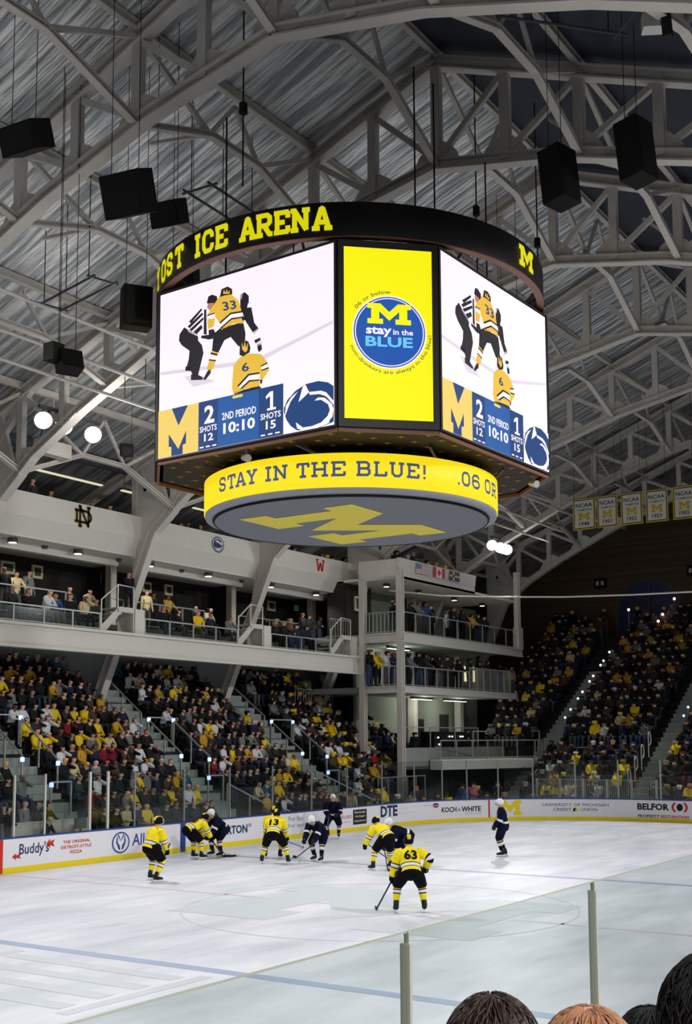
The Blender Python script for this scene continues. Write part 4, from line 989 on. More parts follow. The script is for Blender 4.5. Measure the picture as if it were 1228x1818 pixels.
LEAF = [(.5, .9), (.54, .75), (.62, .8), (.6, .6), (.7, .68), (.72, .6), (.8, .62), (.74, .48), (.78, .42), (.58, .28), (.6, .2), (.52, .22), (.51, .08), (.49, .08), (.48, .22), (.4, .2), (.42, .28), (.22, .42), (.26, .48), (.2, .62), (.28, .6), (.3, .68), (.4, .6), (.38, .8), (.46, .75)]
def ca(m, f):
    R4(m, f, 0, 0, 1, 0, 1, 0); R4(m, f, 1, 0, .25, 0, 1, 1); R4(m, f, 1, .75, 1, 0, 1, 1)
    m.k = 1; m.flat([(.22+.56*x, y) for x, y in LEAF], lambda u, v: f(u, v, 1))
flag(52.2, 53.42, 12.14, 12.66, 'maple_leaf_flag', 'red and white maple leaf flag on the balcony fascia', [FW, FR], ca)
def sw(m, f): R4(m, f, 0, 0, 1, 0, 1, 0); R4(m, f, 1, .3, .46, 0, 1, 1); R4(m, f, 1, 0, 1, .4, .6, 1)
flag(53.95, 55.05, 12.16, 12.66, 'cross_flag', 'blue flag with yellow cross on the balcony fascia', [FB, FY], sw)
rail_run('balcony_railing', 'long rail on the upper floor of the flag balcony', [(XA, 31.3, 9.02), (XA, YB, 9.02), (62.0, YB, 9.02)], 1.05, 9, 'flag balcony rails', pane=True)
rail_run('balcony_railing', 'rail on the middle floor of the flag balcony, people leaning on it', [(XA, 31.3, 6.42), (XA, YB, 6.42), (56.0, YB, 6.42)], 1.0, 6, 'flag balcony rails')
t = rail_run('balcony_railing', 'barred taller rail at the far end of the flag balcony middle floor', [(56.05, YB, 6.42), (61.0, YB, 6.42)], 1.25, 6, 'flag balcony rails')
for k in range(34):
    x = 56.1+4.8*k/33; m = MB(); m.bx(x-.01, x+.01, YB-.01, YB+.01, 6.5, 7.65); m.build('baluster', RAIL, t)
rail_run('balcony_railing', 'thin rail on the lowest floor under the flag balcony', [(XA+.3, YB+.05, 3.45), (57.0, YB+.05, 3.45)], 1.0, 3, 'flag balcony rails', mid=False)
rail_run('side_railing', 'barred grey rail beside the corner column at the balcony end', [(46.8, 32.0, 8.5), (48.6, 32.0, 8.5)], 1.2, 8, 'side rails', post=.012)
rail_run('side_railing', 'barred grey rail at the back of the far stand beside the corner column', [(47.5, 34.6, 5.0), (50.8, 34.6, 5.0)], 1.4, 14, 'side rails', post=.012)
wall_pic(50.05, 10.75, .62, .75, 'tall white framed picture on the dark wall of the flag balcony', 32.5)
m = MB(); m.bx(49.0, 51.4, 32.56, 32.7, 9.02, 11.7); st(m, 'partition_flag_balcony', DKW)
# lit rooms and doorways inside the block
for k, (x, z, w, h, c) in enumerate(((61.4, 7.75, .6, .9, 'narrow bright doorway'), (64.0, 7.8, 1.3, .9, 'wide bright doorway'))):
    m = MB(); m.bx(x-w/2, x+w/2, 33.42, 33.49, z-h/2, z+h/2); m.build('lit_doorway', mat('lit room behind the doorway', (236, 232, 180), emit=.9), label=c+' glowing on the middle floor of the flag balcony', cat='doorway', group='lit doorways')
m = MB(); m.bx(63.6, 64.2, 36.0, 36.1, 6.9, 8.6); m.build('lit_doorway', mat('lit room behind the doorway', (236, 232, 180)), label='slim glowing doorway at the edge of the end stand', cat='doorway', group='lit doorways')
m = MB(); m.bx(62, 74.3, 36.1, 36.3, -.1, 12); st(m, 'wall_corner_back', CONC_D)
for k, (x, z, w) in enumerate(((53.2, 8.66, 2.2), (55.6, 6.08, 2.2), (59.4, 6.08, 2.6))):
    t = thing('strip_light', ['thin warm strip light under the upper floor of the flag balcony', 'bright strip light on the lowest floor near the doorway', 'second strip light on the lowest floor under the flag balcony'][k], 'strip light', (x, 32.0, z-.1), 'strip lights under the flag balcony')
    m = MB(); m.bx(x-w/2, x+w/2, 31.9, 32.1, z-.06, z+.06); m.build('housing', STEEL_D, t)
    m = MB(); m.bx(x-w/2+.05, x+w/2-.05, 31.93, 32.07, z-.09, z-.062); m.build('tube', TUBE_ON, t)
    ld = bpy.data.lights.new('strip_beam', 'POINT'); lo = bpy.data.objects.new('strip_beam', ld); C.objects.link(lo); lo.location = (x, 32.0, z-.3)
    ld.energy = 70; ld.shadow_soft_size = .3; ld.color = (.95, 1, .88)
for k, x in enumerate((50.4, 53.6, 57.6, 61.0)):
    downlight(x, 31.0, 11.72, 'added downlight under the flag fascia, %s from the corner column' % ORD[k], 55)  # lamps added to light the inside of the flag block
m = MB(); m.bx(60.2, 61.2, 33.42, 33.49, 2.55, 5.3); m.build('door_1', DKW, kind='structure')
m = MB(); m.bx(56.9, 58.3, 33.42, 33.49, 3.4, 5.0); m.build('dark_opening', BLACK, kind='structure')  # black slab painted as the darkness of an opening
t = thing('press_table', 'dark draped table with small bright lamps on the lowest floor under the flags', 'table', (54.5, 29.8, 2.55), None)
m = MB(); m.bx(52.8, 56.2, 29.7, 30.5, 3.5, 4.25); m.bx(52.8, 52.9, 29.7, 30.5, 2.55, 3.5); m.bx(56.1, 56.2, 29.7, 30.5, 2.55, 3.5); m.build('drape', BLACK, t)
for k, (x, z) in enumerate(((53.2, 3.95), (54.4, 4.0), (54.7, 4.0), (55.6, 4.0), (55.85, 4.0), (53.3, 3.6))):
    m = MB(); m.ball((x, 29.67, z), .045, 8, 6); m.build('indicator_lamp', mat('small white lamp', (235, 240, 255), emit=3.0), t)
# curved landing in the corner
m = MB(); PL = [(55.2+4.4*math.cos(a)*.4, 31.2-2.5*math.sin(a)) for a in [PI/2*k/6 for k in range(7)]]
m.slab([(51.5, 29.2), (51.5, 28.6), (57.8, 26.5), (60.5, 26.5), (60.5, 29.2)], lambda x, y: (x, y, 2.35), lambda x, y: (x, y, 2.85)); st(m, 'floor_corner_landing', WHITE_P)
m = MB(); m.bx(58.3, 60.5, 26.2, 28.5, -.1, 2.35); st(m, 'wall_corner_landing', CONC)
rail_run('landing_railing', 'glass and steel rail round the corner landing above the dark passage', [(51.6, 28.65, 2.85), (57.8, 26.6, 2.85), (60.4, 26.6, 2.85)], .95, 6, 'landing rails', pane=True)
rail_run('landing_stair_rail', 'sloping white stair rail leading down from the corner landing', [(57.5, 26.9, 0.2), (59.5, 25.9, 2.6)], .95, 5, 'stair rails')
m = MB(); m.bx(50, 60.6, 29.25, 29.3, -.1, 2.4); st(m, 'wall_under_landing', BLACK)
# ------------------------------------------------------------------ aisles, portals and handrails of the far stand
PURP = mat('small blue marker light', (150, 175, 255), emit=2.6)
def marker(p, label):
    m = MB(); m.bx(p[0]-.05, p[0]+.05, p[1]-.05, p[1]+.05, p[2]-.06, p[2]+.09); m.build('marker_light', PURP, label=label, cat='light', group='blue marker lights')
AIS = [(27.05, 28.45), (35.0, 36.45), (43.1, 44.75), (50.6, 51.6)]
AN = ['first', 'second', 'third', 'fourth']
STEPM = mat('pale aisle concrete', (150, 158, 152), .8, var=.08)
for k, (x0, x1) in enumerate(AIS):
    m = MB()
    for s in range(19):
        y = 28.6+.4*s; m.bx(x0, x1, y, y+.4, stand_z(y)-.25, stand_z(y)+.16)
    st(m, 'floor_aisle_steps', STEPM)
    if k == 3: continue
    z = lambda y: stand_z(y)+.16
    rail_run('aisle_handrail', 'grey upper handrail climbing the %s aisle of the far stand' % AN[k], [(x0-.05, 33.1, z(33.1)), (x0-.05, 35.2, z(35.2))], 1.0, 2, 'aisle handrails')
    rail_run('aisle_handrail', 'pale lower handrail on the near edge of the %s far stand aisle' % AN[k], [(x0, 31.0, z(31.0)), (x0, 32.75, z(32.75))], 1.0, 2, 'aisle handrails', mid=False)
    rail_run('aisle_handrail', 'pale lower handrail on the farther edge of the %s far stand aisle' % AN[k], [(x1, 30.8, z(30.8)), (x1, 32.7, z(32.7))], 1.0, 2, 'aisle handrails', mid=False)
    rail_run('portal_barrier', 'square white barrier across the head of the %s far stand aisle' % AN[k], [(x0, 32.8, z(32.8)), (x1, 32.8, z(32.8))], 1.05, 1, 'aisle barriers', mid=False)
    rail_run('portal_barrier', 'small white gate frame low in the %s far stand aisle' % AN[k], [(x0+.1, 29.7, z(29.7)), (x0+1.0, 29.7, z(29.7))], 1.1, 1, 'aisle barriers', mid=False)
    for j, (p, w) in enumerate((((x0, 32.72, z(32.72)+1.0), 'at the near corner of the head barrier'), ((x1, 32.72, z(32.72)+1.0), 'at the far corner of the head barrier'),
                 ((x0, 30.98, z(31)+.85), 'at the foot of the near handrail'), ((x1, 30.78, z(30.8)+.85), 'at the foot of the farther handrail'), ((x0+.1, 29.66, z(29.7)+1.0), 'on the low gate frame'), ((x0-.05, 35.25, z(35.2)+1.02), 'at the top of the climbing handrail'))):
        marker(p, 'small blue marker light %s of the %s aisle' % (w, AN[k]))
rail_run('stand_front_rail', 'grey rail with glass along the cross aisle at the end of the far stand', [(46.3, 29.0, .6), (50.6, 29.0, .6)], 1.5, 5, 'cross aisle rails', pane=True)
rail_run('stand_front_rail', 'slanting rail at the low front of the far stand near the third aisle', [(44.6, 28.3, .05), (42.6, 29.9, 1.3)], 1.2, 3, 'cross aisle rails', mid=False)
rail_run('stand_front_rail', 'slanting rail at the low front of the far stand between second and third aisle', [(37.3, 28.3, .05), (35.9, 29.4, 1.0)], 1.2, 2, 'cross aisle rails', mid=False)
# end stand aisles
for k, y in enumerate((26.75, 20.1)):
    m = MB()
    for s in range(30):
        x = 55.2+.43*s; m.bx(x, x+.43, y-.5, y+.5, end_z(x)-.3, end_z(x)+.16)
    st(m, 'floor_end_aisle', STEPM)
    for j, x in enumerate((61.4, 62.2, 63.3, 64.0, 65.1, 65.7, 66.9, 67.4, 68.4)):
        if k == 1 and j in (2, 5, 7): continue
        m = MB(); m.k = 1; m.tube((x, y-.56, end_z(x)), (x, y-.56, end_z(x)+.85), .02, n=6); m.k = 0; m.ball((x, y-.56, end_z(x)+.92), .07, 8, 6)
        m.build('aisle_light', [PURP if j < 3 else mat('small white marker light', (240, 235, 255), emit=2.6), RAIL], label='small post light on the %s end stand aisle, %s step light up' % (('deeper', 'nearer')[k], ORD[j]), cat='light', group='post lights on the end stand aisles')
for k, (x, y) in enumerate(((59.3, 20.75), (58.2, 20.75), (57.2, 20.75), (56.2, 20.75))):
    z = end_z(x); m = MB(); m.sweep([(x, y, z), (x, y, z+1.15), (x+.15, y, z+1.3), (x+.35, y, z+1.2), (x+.4, y, z+.8), (x+.2, y, z+.6)], .03, 6)
    m.build('loop_handrail', WHITE_P, label='white looped handrail on the nearer end stand aisle, %s one down' % ORD[k].replace('nearest', 'topmost'), cat='handrail', group='looped handrails')
rail_run('end_stand_rail', 'grey rail across the end stand front above the corner landing', [(60.6, 27.4, 3.3), (60.6, 31.5, 3.3)], 1.0, 3, 'end stand rails')
rail_run('end_stand_rail', 'sloping grey rail from the end stand walkway down to the picket fence', [(59.4, 25.9, 2.5), (56.2, 25.9, .9)], 1.0, 3, 'end stand rails')
rail_run('end_stand_rail', 'grey rail in the middle of the end stand front block', [(58.9, 21.2, 2.4), (58.9, 25.6, 2.4)], 1.0, 4, 'end stand rails')
for k, (y, z) in enumerate(((26.5, 12.1), (23.5, 12.6), (24.1, 11.6), (24.1, 11.1), (19.6, 12.2))):
    x = 55+(z-1.2-.4)/.58; x = min(x, 72.8)
    m = MB(); m.ball((x, y, z), .09, 8, 6); m.k = 1; m.tube((x, y, 0.40+.5*int((x-55)/.86)), (x, y, z-.08), .02, n=5)
    m.build('exit_lamp', [mat('small pink lamp', (255, 190, 180), emit=3), RAIL], label='small pinkish post lamp high in the end stand, ' + ['deepest one', 'just under the low arch', 'upper of the close pair', 'lower of the close pair', 'beside the tall arched window'][k], cat='light', group='pinkish lamps high in the end stand')
# ------------------------------------------------------------------ things hanging from the roof
def hang_box(name, label, c, w, d, h, rz, tilt, taper, cat='speaker', group='black speakers hung from the trusses', cables=2, mt=None):
    t = thing(name, label, cat, c, group)
    A = Matrix.Rotation(rz, 3, 'Z') @ Matrix.Rotation(tilt, 3, 'Y')
    def P(x, y, z): return Vector(c)+A @ Vector((x, y, z))
    ring = lambda z, k: [P(-d/2*k, -w/2, z), P(d/2, -w/2, z), P(d/2, w/2, z), P(-d/2*k, w/2, z)]
    m = MB(); m.loft([[P(-d/2*taper, -w/2, -h/2), P(d/2, -w/2, -h/2), P(d/2, w/2, -h/2), P(-d/2*taper, w/2, -h/2)], [P(-d/2, -w/2, h/2), P(d/2*taper, -w/2, h/2), P(d/2*taper, w/2, h/2), P(-d/2, w/2, h/2)]], True)
    m.build('cabinet', mt or SPK, t)
    m = MB(); q = [P(d/2+.01, -w/2+.05, -h/2+.05), P(d/2+.01, w/2-.05, -h/2+.05), P(d/2*taper+.01, w/2-.05, h/2-.05), P(d/2*taper+.01, -w/2+.05, h/2-.05)]; m.poly(q); m.build('grille', BLACK, t)
    for k in range(cables):
        s = -1 if k % 2 else 1
        p = P(-.05, s*w*.36, h/2); m = MB(); m.tube(p, (p.x, p.y, roof_z(p.y)-.05), .009, n=5); m.build('suspension_cable', BLACK, t)
    return t
FACE = math.radians(213)           # direction from the boxes back to the stands
hang_box('loudspeaker', 'black loudspeaker hanging at the edge, above the long truss chord', (16.95, 19.8, 17.3), 1.0, .75, .62, FACE-.5, .45, .8)
hang_box('loudspeaker', 'big black wedge loudspeaker hanging below the nearest truss chord', (18.57, 18.2, 16.2), 1.02, .8, .95, FACE-.4, .45, .7)
hang_box('loudspeaker', 'smaller black wedge loudspeaker just above the lettered ring sign', (20.3, 18.55, 16.5), .78, .6, .58, FACE-.4, .45, .7)
hang_box('loudspeaker', 'tall black box loudspeaker hanging beside the screen edge', (20.4, 19.68, 14.4), .70, .5, 1.02, FACE+.4, .05, .95)
hang_box('loudspeaker', 'black loudspeaker half hidden behind the ring sign and white screen', (22.4, 19.95, 15.96), .75, .6, .8, FACE-.2, .2, .8)
hang_box('loudspeaker', 'black column loudspeaker over the ring sign emblem side', (23.98, 10.05, 16.55), .66, .62, 1.30, FACE+.75, -.08, .9)
hang_box('loudspeaker', 'highest black column loudspeaker, below the dark roof slope', (24.59, 8.46, 16.96), .66, .62, 1.40, FACE+.75, -.08, .9)
LOWS = hang_box('loudspeaker', 'dark loudspeaker with bracket hanging low near the far floodlights', (19.2, 20.7, 12.9), .55, .5, .5, FACE+.6, -.25, .8)
m = MB(); c = Vector((18.9, 20.75, 13.15)); m.bx(c.x-.2, c.x+.15, c.y-.05, c.y+.3, c.z-.28, c.z+.15); m.tube(c, (c.x, c.y, roof_z(c.y)-.06), .01, n=5); m.build('spotlight_unit', BLACK, LOWS)
t = thing('roof_floodlight', 'grey floodlight unit clamped on the high near truss chord', 'floodlight', (20.0, 6.5, 16.9)); c = Vector((20.93, 6.77, 17.49))
m = MB(); m.box(c, (.3, .42, .32), rz=.5); m.build('lamp_head', ALU, t); m = MB(); m.bar(c+Vector((-.1, -.25, .35)), c+Vector((-.1, -.3, -.45)), .16); m.build('bracket', BLACK, t)
# rigging frames of pipe hung over the ring sign
def pipe_frame(label, c, L, w, rz, drop):
    t = thing('pipe_frame', label, 'rigging frame', c, 'hung pipe frames'); a = Vector((math.cos(rz), math.sin(rz), 0)); b = Vector((-a.y, a.x, 0)); c = Vector(c)
    for s in (-1, 1):
        m = MB(); m.tube(c-a*L/2+b*s*w/2, c+a*L/2+b*s*w/2, .035, n=6); m.build('pipe', STEEL_D, t)
    for s in (-1, 1):
        m = MB(); m.tube(c+a*L/2*s*.9-b*w*.7, c+a*L/2*s*.9+b*w*.7, .03, n=6); m.build('cross_pipe', STEEL_D, t)
    for s in (-1, 0, 1):
        p = c+a*L/2*s*.8+b*w/2; m = MB(); m.tube(p, (p.x, p.y, roof_z(p.y)), .014, n=5); m.build('suspension_wire', BLACK, t)
pipe_frame('thin pipe rigging frame hung above the lettered ring sign', (23.6, 19.2, 18.0), 3.4, .8, 0.05, 1)
pipe_frame('thin pipe rigging frame hung low past the tall box speaker', (22.5, 24.0, 16.4), 3.0, .7, 1.35, 1)
pipe_frame('thin pipe rigging frame hung under the dark roof slope', (22.3, 9.7, 19.6), 4.6, .9, -.75, 1)
for k, (p, l, lab) in enumerate((((20.2, 16.2, 18.4), 1.9, 'thin black hoist chain below the nearest truss plate'), ((27.6, 14.0, 18.2), 2.3, 'thin dark hoist chain behind the ring sign'), ((29.8, 13.2, 17.9), 1.7, 'short hoist chain with hook behind the ring sign'))):
    t = thing('hoist_chain', lab, 'chain', (p[0], p[1], p[2]-l), 'hoist chains'); m = MB(); m.tube(p, (p[0], p[1], roof_z(p[1])-.06), .02, n=5); m.tube(p, (p[0], p[1], p[2]-l), .02, n=5); m.build('chain', BLACK, t)
    m = MB(); m.bx(p[0]-.07, p[0]+.07, p[1]-.07, p[1]+.07, p[2]-.15, p[2]+.12); m.build('hoist', BLACK, t)
for k, (y0, z, lab) in enumerate(((24.5, 15.9, 'upper pale conduit pipe running along the far slope'), (25.4, 15.2, 'middle pale conduit pipe running along the far slope'), (26.3, 14.75, 'lower pale conduit pipe running along the far slope'))):
    t = thing('conduit_pipe', lab, 'pipe', (30, y0, z), 'conduit pipes'); m = MB(); m.tube((12, y0, z), (60, y0, z), .055, n=6); m.build('pipe', STEEL, t)
    for x in TX[1:6]:
        m = MB(); m.tube((x, y0, z), (x, y0, max(z+.1, chord_z(y0))), .015, n=5); m.build('pipe_hanger', STEEL_D, t)
# floodlight groups on the trusses
def flood_group(label, x, y, z, n, steps, aim, lit):
    step = steps[-1]/(n-1)
    t = thing('floodlight_bank', label, 'floodlights', (x, y, z), 'floodlight banks')
    m = MB(); m.bar((x-.2, y, z+.45), (x+step*(n-1)+.3, y, z+.45), .1, .1); m.bar((x+.3, y, z+.45), (x+.3, y+.4, chord_z(y+.4)), .08); m.build('mounting_bar', STEEL_D, t)
    for k in range(n):
        c = Vector((x+steps[k], y, z)); d = (Vector(aim)-c).normalized()
        m = MB(); m.smooth = True; P_ = [c-d*.42, c-d*.36, c-d*.08, c+d*.02]; m.sweep(P_, [.12, .20, .27, .31], 16); h = m.build('lamp_head', ALU, t)
        m = MB(); m.sweep([c+d*.022, c+d*.03], [.285, .28], 16); m.build('lamp_lens', LAMP_ON, h)
        m = MB(); m.bar(c-d*.1, c+Vector((0, 0, .45)), .05); m.build('yoke', STEEL_D, h)
CAMP = (10, 6, 2)
flood_group('bank of three burning floodlights on the second truss above the far balcony', 26.1, 29.3, 14.4, 3, (0, .9, 2.25), (12, 10, 1), True)
flood_group('distant bank of four burning floodlights above the flag balcony', 57.4, 28.5, 14.4, 4, (0, .95, 1.4, 1.85), (26, 10, 1), True)
hang_box('dead_floodlight', 'unlit dark floodlight beside the burning bank above the far balcony', (29.9, 29.2, 14.15), .45, .5, .4, 4.0, .4, .8, 'floodlight', 'unlit lamps', 1)
m = MB(); m.bx(27.2, 28.6, 30.6, 31.0, 13.75, 14.25); m.tube((27.9, 30.8, 14.25), (27.9, 30.8, top_z(30.8)), .02, n=5); m.build('vent_box', STEEL, label='louvred grey box hung under the floodlights', cat='vent box')
for k, (x, y) in enumerate(((30.2, 33.6), (29.6, 34.6))):
    t = thing('ceiling_duct', ['long grey duct above the upper balcony, nearer the rink', 'long grey duct above the upper balcony, nearer the wall'][k], 'duct', (35, y, 14.9), 'ducts over the upper balcony')
    m = MB(); m.tube((20, y, 14.9+.25*k), (47, y, 14.9+.25*k), .22, n=10); m.build('duct', STEEL_D, t)
    for q in range(4): m = MB(); m.tube((22+7*q, y, 15.1), (22+7*q, y, roof_z(y)), .02, n=5); m.build('duct_hanger', STEEL_D, t)
# championship banners
BAN = mat('white banner cloth', (206, 200, 186), .8, var=.04); BNV = mat('banner navy', (34, 40, 70), .7); BYL = mat('banner yellow', (204, 176, 36), .7); BM = mat('banner maize', (190, 160, 40), .7)
for k, (y1, y0, yr) in enumerate(((23.19, 21.95, '1948'), (21.88, 20.80, '1951'), (20.62, 19.50, '1952'), (19.34, 18.22, '1953'), (17.98, 16.86, '1955'))):
    z0, z1 = 14.45, 16.05
    t = thing('championship_banner', 'white hanging banner with navy and yellow border reading %s' % yr, 'banner', (56, (y0+y1)/2, z0), 'championship banners')
    def bf_(n): return lambda u, v: (56-.012-.004*n, y1+(y0-y1)*u, z0+(z1-z0)*v)
    m = MB(); q = lambda a: [(a, a*.7), (1-a, a*.7), (1-a, 1-a*.7), (a, 1-a*.7)]
    for j, a in enumerate((0, .045, .085)): m.k = j; (m.slab(q(a), bf_(0), lambda u, v: (56.012, y1+(y0-y1)*u, z0+(z1-z0)*v)) if j == 0 else m.flat(q(a), bf_(j)))
    m.build('banner_cloth', [BYL, BNV, BAN], t)
    m = MB(); put_text(m, 'NCAA', bf_(3), .14, .86, .72, .85, .02); put_text(m, 'CHAMPIONS', bf_(3), .16, .84, .60, .67, .01); put_text(m, yr, bf_(3), .28, .72, .12, .25, .02); m.k = 1; block_m(m, bf_(3), .25, .75, .30, .54); m.build('banner_print', [BNV, BM], t)
    m = MB(); m.tube((56, y0, z1+.03), (56, y1, z1+.03), .02, n=6)
    for y in (y0+.1, y1-.1): m.tube((56, y, z1+.03), (56, y, roof_z(y)), .012, n=5)
    m.build('hanging_pole', STEEL_D, t)

t = thing('hanging_curtain', 'dark blue pleated curtain bundle hanging behind the scoreboard underside', 'curtain', (33.0, 17.4, 11.4))
c0 = at_r0 = Vector((34.3, 17.6, 0)); m = MB(); W0 = Vector((math.sin(.5), -math.cos(.5), 0)); P_ = []
rings = []
for z, k in ((13.05, .5), (12.6, .95), (12.1, 1.05), (11.9, .9)):
    rings.append([Vector((34.3, 16.3, z))+W0*(k*(j/24-.5)*1.7)+Vector((W0.y, -W0.x, 0))*(.06*(1 if j % 2 else -1)) for j in range(25)])
m.loft(rings, False, False); m.build('pleated_cloth', mat('dark blue cloth', (40, 48, 78), .8), t)
m = MB()
for s in (-.6, .6):
    p = Vector((34.3, 16.3, 13.05))+W0*s*.5; m.tube(p, (p.x, p.y, roof_z(p.y)-.06), .01, n=5)
m.bar(Vector((34.3, 16.3, 13.05))-W0*.45, Vector((34.3, 16.3, 13.05))+W0*.45, .05); m.build('hanging_bar', BLACK, t)
# ------------------------------------------------------------------ people
def ray_px(x, y):
    return cf+cr*((x-614)/F_PX)-cu*((y-909-CY)/F_PX)
CAMO = Vector((0, 0, CAM_H))
def at_y(x, y, Y): d = ray_px(x, y); return CAMO+d*(Y/d.y)
def at_z(x, y, Z): d = ray_px(x, y); return CAMO+d*((Z-CAM_H)/d.z)
def at_r(x, y, r): d = ray_px(x, y); return CAMO+d*(r/math.hypot(d.x, d.y))
SKIN = mat('skin', (214, 160, 132), .55)
def skin_body(J, E_, root, level=1):
    """one continuous body surface grown over joints J {name: (position, radius)}"""
    names = list(J); ix = {n: i for i, n in enumerate(names)}
    me = bpy.data.meshes.new('body'); me.from_pydata([tuple(J[n][0]) for n in names], [(ix[a], ix[b]) for a, b in E_], [])
    ob = bpy.data.objects.new('body', me); C.objects.link(ob)
    md = ob.modifiers.new('s', 'SKIN'); md.use_smooth_shade = True
    for n in names:
        sv = me.skin_vertices[0].data[ix[n]]; r = J[n][1]; sv.radius = r if hasattr(r, '__len__') else (r, r); sv.use_root = (n == root)
    if level: s2 = ob.modifiers.new('u', 'SUBSURF'); s2.levels = level; s2.render_levels = level
    dg = bpy.context.evaluated_depsgraph_get(); out = bpy.data.meshes.new_from_object(ob.evaluated_get(dg))
    bpy.data.objects.remove(ob); bpy.data.meshes.remove(me); return out
def ik(a, c, l1, l2, pole):
    a, c = Vector(a), Vector(c); d = c-a; L = min(d.length, (l1+l2)*.999); n = d.normalized(); c = a+n*L
    x = (l1*l1-l2*l2+L*L)/(2*L); h = math.sqrt(max(l1*l1-x*x, 0)); p = Vector(pole); p = (p-n*p.dot(n))
    if p.length < 1e-5: p = Vector((1, 0, 0))
    return a+n*x+p.normalized()*h, c
HYEL = mat('maize jersey', (252, 226, 22), .7, var=.05, scale=8); HNAV = mat('navy jersey', (13, 15, 40), .8, spec=.1); HWHT = mat('white jersey band', (232, 230, 236), .7)
HBLK = mat('black hockey pants', (11, 11, 17), .85, spec=.1); HSTK = mat('dark stick shaft', (26, 36, 70), .4); HTAPE = mat('black stick tape', (18, 18, 22), .7)
HBOOT = mat('black skate boot', (20, 20, 26), .5); HHOLD = mat('white blade holder', (226, 228, 232), .4); HGLV = mat('navy hockey glove', (16, 18, 40), .6)
HGOLD = mat('vegas gold trim', (206, 178, 110), .7)
def tube_m(mb, P, spec, n=10, flat=1.0):
    """tube along the polyline P; spec: list of (fraction, radius, material index)"""
    P = [Vector(p) for p in P]; L = [0]
    for a, b in zip(P, P[1:]): L.append(L[-1]+(b-a).length)
    def pos(f):
        s = f*L[-1]
        for i in range(len(P)-1):
            if s <= L[i+1]+1e-9: return P[i].lerp(P[i+1], (s-L[i])/max(1e-6, L[i+1]-L[i]))
        return P[-1]
    pts = [pos(f) for f, _, _ in spec]; rings = []
    for i, p in enumerate(pts):
        d = (pts[min(i+1, len(pts)-1)]-pts[max(i-1, 0)]).normalized(); u = Vector((0, 1, 0)) if abs(d.y) < .8 else Vector((1, 0, 0))
        a = d.cross(u).normalized(); b = a.cross(d); r = spec[i][1]
        rings.append([p+a*r*math.cos(2*PI*j/n)+b*r*flat*math.sin(2*PI*j/n) for j in range(n)])
    mb.loft(rings, True, True, [m for _, _, m in spec])
